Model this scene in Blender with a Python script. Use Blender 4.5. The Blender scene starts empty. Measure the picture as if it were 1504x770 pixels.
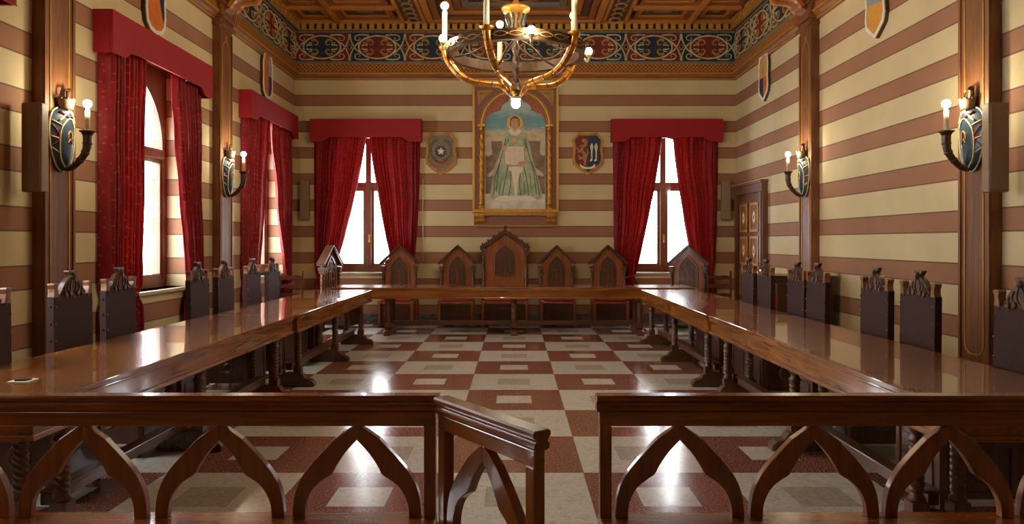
import bpy, bmesh, math, random
from mathutils import Matrix, Vector
random.seed(7)
PI = math.pi
sc = bpy.context.scene
COL = sc.collection
XL, XR, YB, YF, ZC = -4.14, 4.19, 14.1, -3.0, 5.70

# ------------------------------------------------------------------ materials
def srgb(r, g, b):
    f = lambda c: (c/255/12.92) if c/255 <= .04045 else ((c/255+.055)/1.055)**2.4
    return (f(r), f(g), f(b), 1)

class NT:
    def __init__(s, name):
        s.m = bpy.data.materials.new(name); s.m.use_nodes = True
        s.t = s.m.node_tree; s.n = s.t.nodes; s.l = s.t.links
        s.b = s.n['Principled BSDF']; s.out = s.n['Material Output']
    def new(s, typ, **kw):
        n = s.n.new(typ)
        for k, v in kw.items(): setattr(n, k, v)
        return n
    def link(s, a, b): s.l.new(a, b)
    def obj(s, scale=(1,1,1), rot=(0,0,0), kind='Object'):
        tc = s.new('ShaderNodeTexCoord'); mp = s.new('ShaderNodeMapping')
        mp.inputs['Scale'].default_value = scale; mp.inputs['Rotation'].default_value = rot
        s.link(tc.outputs[kind], mp.inputs['Vector']); return mp.outputs['Vector']
    def noise(s, vec, scale, detail=4, rough=.55, dist=0):
        n = s.new('ShaderNodeTexNoise'); n.inputs['Scale'].default_value = scale
        n.inputs['Detail'].default_value = detail; n.inputs['Roughness'].default_value = rough
        n.inputs['Distortion'].default_value = dist
        s.link(vec, n.inputs['Vector']); return n.outputs['Fac']
    def ramp(s, fac, stops, interp='LINEAR'):
        r = s.new('ShaderNodeValToRGB'); r.color_ramp.interpolation = interp
        e = r.color_ramp.elements
        while len(e) < len(stops): e.new(.5)
        for i, (p, c) in enumerate(stops): e[i].position = p; e[i].color = c
        s.link(fac, r.inputs['Fac']); return r.outputs['Color']
    def math(s, op, a, b=None, c=None, clamp=False):
        n = s.new('ShaderNodeMath', operation=op); n.use_clamp = clamp
        for i, v in enumerate((a, b, c)):
            if v is None: continue
            if isinstance(v, (int, float)): n.inputs[i].default_value = v
            else: s.link(v, n.inputs[i])
        return n.outputs[0]
    def mix(s, fac, a, b, typ='MIX'):
        n = s.new('ShaderNodeMix', data_type='RGBA', blend_type=typ)
        for i, v in ((0, fac), (6, a), (7, b)):
            if isinstance(v, (int, float)): n.inputs[i].default_value = v
            elif isinstance(v, tuple): n.inputs[i].default_value = v
            else: s.link(v, n.inputs[i])
        return n.outputs[2]
    def bump(s, h, strength=.3, dist=.01):
        b = s.new('ShaderNodeBump'); b.inputs['Strength'].default_value = strength
        b.inputs['Distance'].default_value = dist
        s.link(h, b.inputs['Height']); s.link(b.outputs['Normal'], s.b.inputs['Normal'])
    def set(s, **kw):
        for k, v in kw.items():
            i = s.b.inputs[k.replace('_', ' ')]
            if isinstance(v, (int, float, tuple)): i.default_value = v
            else: s.link(v, i)
        return s.m

def paint(name, col, rough=.6, var=.12, scale=14, metallic=0, coat=0, bump=0):
    s = NT(name); v = s.obj(); f = s.noise(v, scale, 5, .6)
    d = tuple(c*(1-var*1.6) for c in col[:3])+(1,); l = tuple(min(1, c*(1+var)) for c in col[:3])+(1,)
    c = s.ramp(f, [(.3, d), (.7, l)])
    if bump: s.bump(f, bump, .01)
    return s.set(Base_Color=c, Roughness=rough, Metallic=metallic, Coat_Weight=coat)

def wood(name, dark, light, axis='z', rough=.3, coat=.4, grain=1.0, bump=.08, coat_rough=.08, wavy=0):
    s = NT(name)
    st = {'x': (1.2, 14, 14), 'y': (14, 1.2, 14), 'z': (14, 14, 1.2)}[axis]
    v = s.obj(tuple(a*grain for a in st))
    f1 = s.noise(v, 1.6, 7, .62, 1.2); f2 = s.noise(v, 7, 4, .6)
    v2 = s.obj(); f3 = s.noise(v2, 1.7, 3, .5)
    f = s.math('ADD', s.math('MULTIPLY', f1, .65), s.math('MULTIPLY', f2, .2))
    f = s.math('ADD', f, s.math('MULTIPLY', f3, .25))
    mid = tuple((a+b)/2 for a, b in zip(dark, light))
    c = s.ramp(f, [(.36, dark), (.55, mid), (.74, light)])
    h = f2
    if wavy:
        w = s.noise(s.obj(), 9, 2, .5)
        h = s.math('ADD', s.math('MULTIPLY', f2, .15), s.math('MULTIPLY', w, wavy))
    s.bump(h, bump, .01)
    return s.set(Base_Color=c, Roughness=rough, Coat_Weight=coat, Coat_Roughness=coat_rough)

M = {}
M['wood_table'] = wood('glossy_walnut', srgb(88,48,14), srgb(184,114,46), 'y', .24, .8, .6, .09, .025, 1.6)
M['wood_table_x'] = wood('glossy_walnut_cross', srgb(88,48,14), srgb(176,108,44), 'x', .24, .8, .6, .09, .025, 1.6)
M['wood_leg'] = wood('leg_wood', srgb(62,32,16), srgb(112,66,34), 'z', .4, .3)
M['wood_dark'] = wood('dark_wood', srgb(54,28,16), srgb(98,54,30), 'z', .38, .35)
M['wood_rail'] = wood('rail_wood', srgb(94,44,10), srgb(162,88,26), 'x', .26, .5, .7, .06, .06, .6)
M['wood_rib'] = wood('rib_wood', srgb(96,44,11), srgb(160,86,28), 'z', .3, .4, .8, .06, .08)
M['wood_throne'] = wood('throne_wood', srgb(112,58,24), srgb(180,106,52), 'z', .35, .4)
M['wood_carved'] = wood('carved_wood', srgb(60,34,18), srgb(108,68,40), 'z', .4, .3, 2, .3)
M['wood_pilaster'] = wood('pilaster_wood', srgb(90,54,28), srgb(150,94,50), 'z', .55, 0, .8)
M['wood_tracery'] = wood('tracery_wood', srgb(78,46,28), srgb(124,78,48), 'z', .35, .4)
M['rail_throne'] = wood('throne_moulding', srgb(110,72,44), srgb(160,112,72), 'z', .3, .5)
M['wood_door'] = wood('door_wood', srgb(76,40,24), srgb(118,68,42), 'z', .35, .3)
M['wood_frame'] = wood('window_wood', srgb(98,56,34), srgb(136,84,52), 'z', .35, .3)
M['wood_ceiling'] = wood('ceiling_wood', srgb(104,60,28), srgb(170,106,50), 'x', .5, .1)
M['wood_beam'] = wood('ceiling_beam_wood', srgb(164,98,40), srgb(216,142,64), 'x', .45, .15)
M['wood_coffer'] = wood('coffer_wood', srgb(70,40,24), srgb(104,64,38), 'x', .5, .1)
M['grey_inlay'] = paint('grey_inlay', srgb(128,120,104), .6, .2, 20)
M['gold'] = paint('aged_gold', srgb(200,140,52), .38, .2, 20, .45, .2, .05)
M['gold_line'] = paint('gold_line', srgb(208,160,74), .45, .1, 20, .3)
M['bronze'] = paint('bronze_horn', srgb(86,62,40), .4, .25, 20, .3, .2, .1)
M['horn_gold'] = paint('horn_gold', srgb(196,126,34), .28, .3, 16, .7, .3, .1)
M['leather'] = paint('brown_leather', srgb(62,33,26), .6, .12, 60, 0, 0, .08)
M['finial_wood'] = wood('finial_wood', srgb(110,66,34), srgb(160,104,58), 'z', .35, .3)
M['dark_stud'] = paint('dark_stud', srgb(40,34,34), .3, .1, 20, .8)
M['leather'].node_tree.nodes['Principled BSDF'].inputs['Specular IOR Level'].default_value = .25
M['crown'] = paint('sconce_crown', srgb(118,96,70), .6, .2, 20)
M['stud'] = paint('steel_stud', srgb(150,140,130), .3, .1, 20, .9)
M['red_velvet'] = paint('red_velvet', srgb(164,44,38), .75, .15, 30)
M['pelmet_red'] = paint('pelmet_cloth', srgb(156,16,28), .75, .08, 40)
M['cream_paint'] = paint('cream_paint', srgb(226,214,180), .6, .1)
M['white_paint'] = paint('white_paint', srgb(236,230,216), .5, .05)
M['candle'] = paint('candle_wax', srgb(232,214,176), .5, .05)
M['blue'] = paint('shield_blue', srgb(38,58,70), .45, .2, 12, 0, .2)
M['deep_blue'] = paint('deep_blue', srgb(28,48,78), .5, .2, 12)
M['frieze_blue'] = paint('frieze_blue', srgb(34,54,78), .6, .25, 12)
M['frieze_red'] = paint('frieze_red', srgb(124,40,34), .6, .25, 12)
M['frieze_cream'] = paint('frieze_cream', srgb(206,192,146), .6, .2, 12)
M['frieze_grey'] = paint('frieze_grey', srgb(132,124,98), .6, .2, 12)
M['frieze_gold'] = paint('frieze_gold', srgb(180,132,66), .55, .2, 12)
M['orange'] = paint('orange_paint', srgb(214,118,48), .5, .15, 10)
M['yellow'] = paint('ochre_paint', srgb(222,164,70), .5, .1, 10)
M['grey_blue'] = paint('grey_blue_paint', srgb(150,158,166), .5, .1, 10)
M['shield_grey'] = paint('stone_grey', srgb(138,124,108), .7, .2, 30)
M['shield_red'] = paint('shield_red', srgb(128,44,36), .6, .2, 20)
M['leaf'] = paint('olive_leaf', srgb(104,102,64), .6, .3, 30)
M['gear'] = paint('gear_brown', srgb(88,66,54), .6, .2, 30)
M['salmon'] = paint('salmon_ribbon', srgb(178,98,72), .6, .2, 30)
M['pframe'] = paint('mauve_frame', srgb(142,94,74), .6, .1, 20)
M['speaker'] = paint('beige_speaker', srgb(146,120,92), .55, .06, 40)
M['black'] = paint('black_metal', srgb(24,22,22), .4, .1)
M['dark_gap'] = paint('dark_recess', srgb(46,24,14), .7, .1)
M['sill'] = paint('sill_stone', srgb(196,180,156), .4, .08, 8)
M['skin'] = paint('painted_skin', srgb(212,164,124), .6, .1, 30)
M['skin_shade'] = paint('painted_skin_line', srgb(150,104,76), .6, .1, 30)
M['hair'] = paint('painted_hair', srgb(120,92,62), .7, .2, 40)
M['robe'] = paint('painted_robe', srgb(180,186,152), .7, .25, 6)
M['robe_dark'] = paint('painted_robe_fold', srgb(92,112,78), .7, .2, 8)
M['robe_green'] = paint('painted_robe_green', srgb(128,168,120), .7, .3, 9)
M['page'] = paint('painted_page', srgb(232,220,196), .6, .05, 10)
M['page_ink'] = paint('painted_ink', srgb(176,150,120), .6, .1, 10)
M['halo'] = paint('painted_halo', srgb(220,188,112), .5, .1, 20)
M['throne_paint'] = paint('painted_throne', srgb(146,120,100), .7, .25, 9)
M['throne_cream'] = paint('painted_stone', srgb(212,196,166), .7, .15, 9)
M['ground_paint'] = paint('painted_ground', srgb(222,214,196), .7, .15, 6)
M['hill_paint'] = paint('painted_hill', srgb(206,186,140), .7, .2, 8)
M['red_thing'] = paint('red_print', srgb(170,60,40), .5, .1)
M['blue_thing'] = paint('pale_blue_print', srgb(120,140,150), .5, .1)

def mat_wall():
    s = NT('striped_plaster'); tc = s.new('ShaderNodeTexCoord'); sx = s.new('ShaderNodeSeparateXYZ')
    s.link(tc.outputs['Object'], sx.inputs[0]); z = sx.outputs['Z']
    # brown bands: top edges at 4.29 - .496 k , height .2
    f = s.math('FRACT', s.math('DIVIDE', s.math('SUBTRACT', z, 4.09-.496*12), .496))
    brown = s.math('LESS_THAN', f, .2/.496)
    l1 = s.math('LESS_THAN', s.math('ABSOLUTE', s.math('SUBTRACT', f, .2/.496)), .014)
    l2 = s.math('LESS_THAN', s.math('ABSOLUTE', s.math('SUBTRACT', s.math('FRACT', s.math('ADD', f, .5)), .5)), .014)
    v = s.obj(); n1 = s.noise(v, 1.3, 4, .6); n2 = s.noise(v, 45, 3, .6)
    cream = s.ramp(n1, [(.3, srgb(204,186,144)), (.7, srgb(218,200,156))])
    br = s.ramp(n1, [(.3, srgb(152,106,78)), (.7, srgb(164,117,88))])
    c = s.mix(brown, cream, br)
    ln = s.math('MAXIMUM', l1, l2)
    c = s.mix(s.math('MULTIPLY', ln, .8), c, srgb(86,54,44))
    s.bump(n2, .06, .01)
    return s.set(Base_Color=c, Roughness=.85)
M['wall'] = mat_wall()

def mat_floor():
    s = NT('marble_checker_floor'); tc = s.new('ShaderNodeTexCoord'); sx = s.new('ShaderNodeSeparateXYZ')
    s.link(tc.outputs['Object'], sx.inputs[0])
    T = .913
    u = s.math('DIVIDE', s.math('ADD', sx.outputs['X'], T/2), T)
    w = s.math('DIVIDE', s.math('SUBTRACT', sx.outputs['Y'], 4.905), T)
    iu = s.math('FLOOR', u); iw = s.math('FLOOR', w)
    par = s.math('MODULO', s.math('ADD', s.math('ADD', iu, iw), 100), 2)   # 0 = red
    red = s.math('LESS_THAN', par, .5)
    fu = s.math('ABSOLUTE', s.math('SUBTRACT', s.math('FRACT', u), .5))
    fw = s.math('ABSOLUTE', s.math('SUBTRACT', s.math('FRACT', w), .5))
    mx = s.math('MAXIMUM', fu, fw)
    inset = s.math('LESS_THAN', mx, .185)
    edge = s.math('GREATER_THAN', mx, .4965)
    iedge = s.math('LESS_THAN', s.math('ABSOLUTE', s.math('SUBTRACT', mx, .185)), .004)
    # quarter joints in the white tiles
    q = s.math('LESS_THAN', s.math('MINIMUM', fu, fw), .0025)
    v = s.obj()
    n1 = s.noise(v, 26, 8, .72, .6); n2 = s.noise(v, 6, 5, .6); n3 = s.noise(v, 70, 4, .7)
    vo = s.new('ShaderNodeTexVoronoi'); vo.inputs['Scale'].default_value = 34; s.link(v, vo.inputs['Vector'])
    chips = s.ramp(vo.outputs['Distance'], [(.1, (1,1,1,1)), (.26, (0,0,0,1))])
    white = s.ramp(n1, [(.3, srgb(176,170,154)), (.46, srgb(216,214,202)), (.7, srgb(232,230,222))])
    white = s.mix(s.math('MULTIPLY', s.ramp(n2, [(.55, (0,0,0,1)), (.75, (1,1,1,1))]), .4), white, srgb(172,146,104))
    white = s.mix(s.math('MULTIPLY', s.ramp(n3, [(.56, (0,0,0,1)), (.66, (1,1,1,1))]), .45), white, srgb(160,134,100))
    redc = s.ramp(n3, [(.34, srgb(92,50,42)), (.5, srgb(138,84,70)), (.66, srgb(188,148,130))])
    redc = s.mix(s.math('MULTIPLY', chips, s.math('MULTIPLY', n2, .8)), redc, srgb(190,140,120))
    greyi = s.ramp(n1, [(.3, srgb(164,156,138)), (.7, srgb(206,200,184))])
    wi = s.mix(inset, white, greyi); ri = s.mix(inset, redc, white)
    c = s.mix(red, wi, ri)
    jl = s.math('MAXIMUM', edge, s.math('MULTIPLY', iedge, .5))
    jl = s.math('MAXIMUM', jl, s.math('MULTIPLY', s.math('MULTIPLY', q, s.math('SUBTRACT', 1, red)), .45))
    c = s.mix(s.math('MULTIPLY', jl, .5), c, srgb(96,80,64))
    wv = s.noise(v, 3.2, 2, .5)
    s.bump(s.math('ADD', wv, s.math('MULTIPLY', jl, -.05)), .05, .02)
    r = s.math('ADD', .1, s.math('MULTIPLY', n2, .12))
    return s.set(Base_Color=c, Roughness=r)
M['floor'] = mat_floor()

def mat_baseboard():
    s = NT('grey_marble'); v = s.obj(); f = s.noise(v, 5, 8, .7, 2)
    return s.set(Base_Color=s.ramp(f, [(.35, srgb(52,54,56)), (.6, srgb(120,122,120))]), Roughness=.3)
M['grey_marble'] = mat_baseboard()

def mat_diaper():
    s = NT('gold_diaper_band'); tc = s.new('ShaderNodeTexCoord'); sx = s.new('ShaderNodeSeparateXYZ')
    s.link(tc.outputs['Object'], sx.inputs[0])
    a = s.math('DIVIDE', s.math('ADD', sx.outputs['X'], sx.outputs['Z']), .075)
    b = s.math('DIVIDE', s.math('SUBTRACT', sx.outputs['X'], sx.outputs['Z']), .075)
    fa = s.math('ABSOLUTE', s.math('SUBTRACT', s.math('FRACT', a), .5)); fb = s.math('ABSOLUTE', s.math('SUBTRACT', s.math('FRACT', b), .5))
    inner = s.math('LESS_THAN', s.math('MAXIMUM', fa, fb), .27)
    n = s.noise(s.obj(), 30, 3)
    g = s.ramp(n, [(.3, srgb(176,112,46)), (.7, srgb(206,142,66))])
    c = s.mix(inner, g, srgb(104,52,26))
    return s.set(Base_Color=c, Roughness=.5)
M['diaper'] = mat_diaper()

def mat_curtain():
    s = NT('red_damask'); tc = s.new('ShaderNodeTexCoord'); sx = s.new('ShaderNodeSeparateXYZ')
    s.link(tc.outputs['UV'], sx.inputs[0])
    vo = s.new('ShaderNodeTexVoronoi', voronoi_dimensions='2D'); vo.inputs['Scale'].default_value = 11; vo.inputs['Randomness'].default_value = .55
    s.link(tc.outputs['UV'], vo.inputs['Vector']); d = s.math('LESS_THAN', vo.outputs['Distance'], .12)
    n = s.noise(s.obj(), 9, 4)
    c = s.ramp(n, [(.3, srgb(136,12,24)), (.7, srgb(166,18,30))])
    c = s.mix(s.math('MULTIPLY', d, .5), c, srgb(196,96,70))
    s.set(Base_Color=c, Roughness=.6, Sheen_Weight=.3)
    s.b.inputs['Sheen Tint'].default_value = srgb(230,90,80)
    tr = s.new('ShaderNodeBsdfTranslucent'); s.link(c, tr.inputs['Color'])
    ms = s.new('ShaderNodeMixShader'); ms.inputs[0].default_value = .38
    s.link(s.b.outputs[0], ms.inputs[1]); s.link(tr.outputs[0], ms.inputs[2]); s.link(ms.outputs[0], s.out.inputs['Surface'])
    return s.m
M['curtain'] = mat_curtain()

def mat_glass():
    s = NT('window_glass')
    t = s.new('ShaderNodeBsdfTransparent'); g = s.new('ShaderNodeBsdfGlossy'); g.inputs['Roughness'].default_value = .02
    f = s.new('ShaderNodeFresnel'); ge = s.new('ShaderNodeNewGeometry'); s.link(s.math('SUBTRACT', 1.45, s.math('MULTIPLY', ge.outputs['Backfacing'], .7603)), f.inputs['IOR'])
    ms = s.new('ShaderNodeMixShader'); s.link(f.outputs[0], ms.inputs[0]); s.link(t.outputs[0], ms.inputs[1]); s.link(g.outputs[0], ms.inputs[2])
    s.link(ms.outputs[0], s.out.inputs['Surface']); return s.m
M['glass'] = mat_glass()

def mat_emit(name, col, st):
    s = NT(name); return s.set(Base_Color=(1,1,1,1), Emission_Color=col, Emission_Strength=st)
M['bulb'] = mat_emit('lit_bulb', (1, .86, .61, 1), 355)
M['bulb_chandelier'] = mat_emit('lit_chandelier_bulb', (1, .86, .61, 1), 355)

def mat_sky_paint():
    s = NT('painted_sky'); v = s.obj((1,1,3)); sx = s.new('ShaderNodeSeparateXYZ')
    tc = s.new('ShaderNodeTexCoord'); s.link(tc.outputs['Object'], sx.inputs[0])
    n = s.noise(v, 4, 6, .6, .8)
    h = s.math('MULTIPLY', s.math('SUBTRACT', sx.outputs['Z'], 3.42), 1.6)
    f = s.math('ADD', h, s.math('MULTIPLY', s.math('SUBTRACT', n, .5), .7))
    return s.set(Base_Color=s.ramp(f, [(.0, srgb(226,206,140)), (.25, srgb(190,198,170)), (.45, srgb(122,164,170)), (.7, srgb(112,160,172)), (1, srgb(170,196,190))]), Roughness=.6)
M['painted_sky'] = mat_sky_paint()

# ------------------------------------------------------------------ mesh builder
def catmull(p, closed=False, n=6):
    out = []; N = len(p)
    rng = range(N if closed else N-1)
    for i in rng:
        if closed: a, b, c, d = p[(i-1) % N], p[i], p[(i+1) % N], p[(i+2) % N]
        else: a, b, c, d = p[max(i-1, 0)], p[i], p[i+1], p[min(i+2, N-1)]
        for k in range(n):
            t = k/n
            out.append(tuple(.5*(2*b[j]+(c[j]-a[j])*t+(2*a[j]-5*b[j]+4*c[j]-d[j])*t*t+(3*b[j]-a[j]-3*c[j]+d[j])*t**3) for j in range(len(b))))
    if not closed: out.append(tuple(p[-1]))
    return out

class MB:
    def __init__(s): s.v = []; s.f = []; s.fm = []; s.fs = []; s.mats = []; s.M = Matrix.Identity(4); s.uv = {}
    def mi(s, m):
        m = M[m] if isinstance(m, str) else m
        if m not in s.mats: s.mats.append(m)
        return s.mats.index(m)
    def add(s, vs, fs, m, smooth=False):
        o = len(s.v); k = s.mi(m)
        s.v += [tuple(s.M @ Vector(p)) for p in vs]
        for f in fs: s.f.append([i+o for i in f]); s.fm.append(k); s.fs.append(smooth)
        return s
    def box(s, x0, x1, y0, y1, z0, z1, m):
        v = [(x0,y0,z0),(x1,y0,z0),(x1,y1,z0),(x0,y1,z0),(x0,y0,z1),(x1,y0,z1),(x1,y1,z1),(x0,y1,z1)]
        return s.add(v, [(0,3,2,1),(4,5,6,7),(0,1,5,4),(1,2,6,5),(2,3,7,6),(3,0,4,7)], m)
    def prism(s, pts, y0, y1, m, plane='xz', smooth=False):
        n = len(pts)
        mk = {'xz': lambda a, b, w: (a, w, b), 'yz': lambda a, b, w: (w, a, b), 'xy': lambda a, b, w: (a, b, w)}[plane]
        v = [mk(a, b, y0) for a, b in pts]+[mk(a, b, y1) for a, b in pts]
        o = len(s.f)
        s.add(v, [tuple(range(n)), tuple(range(2*n-1, n-1, -1))], m)
        s.add(v, [(i, (i+1) % n, n+(i+1) % n, n+i) for i in range(n)], m, smooth)
        return s
    def stroke(s, pts, w, y0, y1, m, closed=False, taper=False):
        n = len(pts); L = []; R = []
        for i in range(n):
            if closed: a, b = pts[i-1], pts[(i+1) % n]
            else: a, b = pts[max(i-1, 0)], pts[min(i+1, n-1)]
            dx, dz = b[0]-a[0], b[1]-a[1]; l = math.hypot(dx, dz) or 1
            ww = w/2*(1-.75*i/(n-1) if taper else 1)
            nx, nz = -dz/l*ww, dx/l*ww
            L.append((pts[i][0]+nx, pts[i][1]+nz)); R.append((pts[i][0]-nx, pts[i][1]-nz))
        v = []
        for i in range(n): v += [(L[i][0],y0,L[i][1]),(R[i][0],y0,R[i][1]),(L[i][0],y1,L[i][1]),(R[i][0],y1,R[i][1])]
        f = []
        for i in range(n if closed else n-1):
            a = 4*i; b = 4*((i+1) % n)
            f += [(a,a+1,b+1,b),(a+2,b+2,b+3,a+3),(a,b,b+2,a+2),(a+1,a+3,b+3,b+1)]
        if not closed: f += [(0,2,3,1), (4*n-4,4*n-3,4*n-1,4*n-2)]
        return s.add(v, f, m)
    def lathe(s, prof, m, c=(0,0,0), axis='z', seg=16, smooth=True, a0=0):
        v = []; n = len(prof)
        for r, h in prof:
            for k in range(seg):
                a = 2*PI*k/seg+a0; x, y = r*math.cos(a), r*math.sin(a)
                p = {'z': (x, y, h), 'x': (h, x, y), 'y': (x, h, y)}[axis]
                v.append((p[0]+c[0], p[1]+c[1], p[2]+c[2]))
        f = [(i*seg+k, i*seg+(k+1) % seg, (i+1)*seg+(k+1) % seg, (i+1)*seg+k) for i in range(n-1) for k in range(seg)]
        s.add(v, f, m, smooth); s.add(v, [tuple(range(seg-1, -1, -1)), tuple(range((n-1)*seg, n*seg))], m); return s
    def tube(s, path, rad, m, seg=10, flat=1.0):
        P = [Vector(p) for p in path]; n = len(P)
        if isinstance(rad, (int, float)): rad = [rad]*n
        v = []; up = Vector((0,0,1)); prev = None
        for i in range(n):
            t = (P[min(i+1, n-1)]-P[max(i-1, 0)]).normalized()
            if prev is None: a = t.cross(up); a = a if a.length > .05 else t.cross(Vector((1,0,0)))
            else: a = prev-t*prev.dot(t)
            a.normalize(); prev = a; b = t.cross(a)
            for k in range(seg):
                q = 2*PI*k/seg; v.append(tuple(P[i]+(a*math.cos(q)+b*math.sin(q)*flat)*rad[i]))
        f = [(i*seg+k, i*seg+(k+1) % seg, (i+1)*seg+(k+1) % seg, (i+1)*seg+k) for i in range(n-1) for k in range(seg)]
        s.add(v, f, m, True); s.add(v, [tuple(range(seg-1, -1, -1)), tuple(range((n-1)*seg, n*seg))], m); return s
    def sphere(s, c, r, m, seg=14, sq=(1,1,1)):
        n = seg//2; prof = [(max(.0005, math.sin(PI*i/n)), -math.cos(PI*i/n)) for i in range(n+1)]
        keep = s.M; s.M = s.M @ Matrix.Translation(c) @ Matrix.Diagonal((r*sq[0], r*sq[1], r*sq[2], 1))
        s.lathe(prof, m, seg=seg); s.M = keep; return s
    def twist(s, x, y, z0, z1, r, m, turns=4, lobes=3, amp=.2, seg=18, nz=40):
        v = []
        for i in range(nz+1):
            t = i/nz
            for k in range(seg):
                a = 2*PI*k/seg; rr = r*(1+amp*math.cos(lobes*a+2*PI*turns*t*lobes/2))
                v.append((x+rr*math.cos(a), y+rr*math.sin(a), z0+(z1-z0)*t))
        f = [(i*seg+k, i*seg+(k+1) % seg, (i+1)*seg+(k+1) % seg, (i+1)*seg+k) for i in range(nz) for k in range(seg)]
        s.add(v, f, m, True); s.add(v, [tuple(range(seg-1, -1, -1)), tuple(range(nz*seg, (nz+1)*seg))], m); return s
    def build(s, name, parent=None, bevel=0, loc=None, rotz=None):
        me = bpy.data.meshes.new(name); bm = bmesh.new()
        vs = [bm.verts.new(p) for p in s.v]
        for f, k, sm in zip(s.f, s.fm, s.fs):
            try: fc = bm.faces.new([vs[i] for i in f])
            except ValueError: continue
            fc.material_index = k; fc.smooth = sm
        # weld only inside nothing: caps share their verts already by position
        bmesh.ops.remove_doubles(bm, verts=bm.verts, dist=1e-6) if len(s.v) < 60000 else None
        bmesh.ops.recalc_face_normals(bm, faces=bm.faces)
        bm.to_mesh(me); bm.free()
        for m in s.mats: me.materials.append(m)
        o = bpy.data.objects.new(name, me); COL.objects.link(o)
        if parent: o.parent = parent
        if loc: o.location = loc
        if rotz is not None: o.rotation_euler[2] = rotz
        if bevel:
            b = o.modifiers.new('bevel', 'BEVEL'); b.width = bevel; b.segments = 2; b.limit_method = 'ANGLE'; b.angle_limit = .7
        return o

def empty(name, label, cat, loc=(0,0,0), rotz=0, group=None):
    o = bpy.data.objects.new(name, None); COL.objects.link(o); o.empty_display_size = .1
    o.location = loc; o.rotation_euler = (0,0,rotz); o['label'] = label; o['category'] = cat
    if group: o['group'] = group
    return o
def dup(root, loc, rotz, label, group=None, scale=None):
    r = root.copy(); COL.objects.link(r); r.location = loc; r.rotation_euler = (0,0,rotz); r['label'] = label
    if group: r['group'] = group
    if scale: r.scale = scale
    for ch in list(root.children):
        c = ch.copy(); COL.objects.link(c); c.parent = r
        for g in list(ch.children):
            d = g.copy(); COL.objects.link(d); d.parent = c
    return r
def struct(o): o['kind'] = 'structure'; return o
def sempty(name, loc, rotz=0):
    o = bpy.data.objects.new(name, None); COL.objects.link(o); o.location = loc; o.rotation_euler = (0,0,rotz); o['kind'] = 'structure'; return o

RL, RR = PI/2, -PI/2     # rotation of things on the left / right wall (local front is -y)

# ------------------------------------------------------------------ shell
b = MB(); b.box(XL-.45, XR+.45, YF-.3, YB+.45, -.15, 0, 'floor'); struct(b.build('floor'))

def arch_pts(hw, spring, rise, n=24):
    return [(-hw*math.cos(PI*i/n), spring+rise*math.sin(PI*i/n)) for i in range(n+1)]
def wall_mesh(x0, x1, ztop, openings, th=.45):
    b = MB(); cur = x0
    for xc, hw, sill, spring, rise in sorted(openings):
        b.box(cur, xc-hw, 0, th, 0, ztop, 'wall')
        b.box(xc-hw, xc+hw, 0, th, 0, sill, 'wall')
        b.box(xc-hw, xc+hw, 0, th, WTOP, ztop, 'wall')
        cur = xc+hw
    b.box(cur, x1, 0, th, 0, ztop, 'wall'); return b
WTOP = 3.66; SIDE_WIN = [4.68, 8.53, 12.43]; BACK_WIN = [-2.80, 2.86]
SIDE_OP = (.93, .96, 2.68, .92); BACK_OP = (.80, .94, 2.74, .88)
struct(wall_mesh(YF, YB, ZC+.05, [(c,)+SIDE_OP for c in SIDE_WIN]).build('wall_left', loc=(XL,0,0), rotz=RL))
struct(wall_mesh(-YB, -YF, ZC+.05, []).build('wall_right', loc=(XR,0,0), rotz=RR))
struct(wall_mesh(XL-.45, XR+.45, ZC+.05, [(c,)+BACK_OP for c in BACK_WIN]).build('wall_back', loc=(0,YB,0), rotz=0))
struct(wall_mesh(-XR-.45, -XL+.45, ZC+.05, []).build('wall_front', loc=(0,YF,0), rotz=PI))
b = MB(); b.box(XL, XL+.025, YF, YB, 0, .16, 'grey_marble'); struct(b.build('baseboard_left', bevel=.004))
b = MB(); b.box(XR-.025, XR, YF, 12.3, 0, .16, 'grey_marble'); struct(b.build('baseboard_right', bevel=.004))
b = MB(); b.box(XL+.025, XR-.025, YB-.025, YB, 0, .16, 'grey_marble'); struct(b.build('baseboard_back', bevel=.004))

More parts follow.
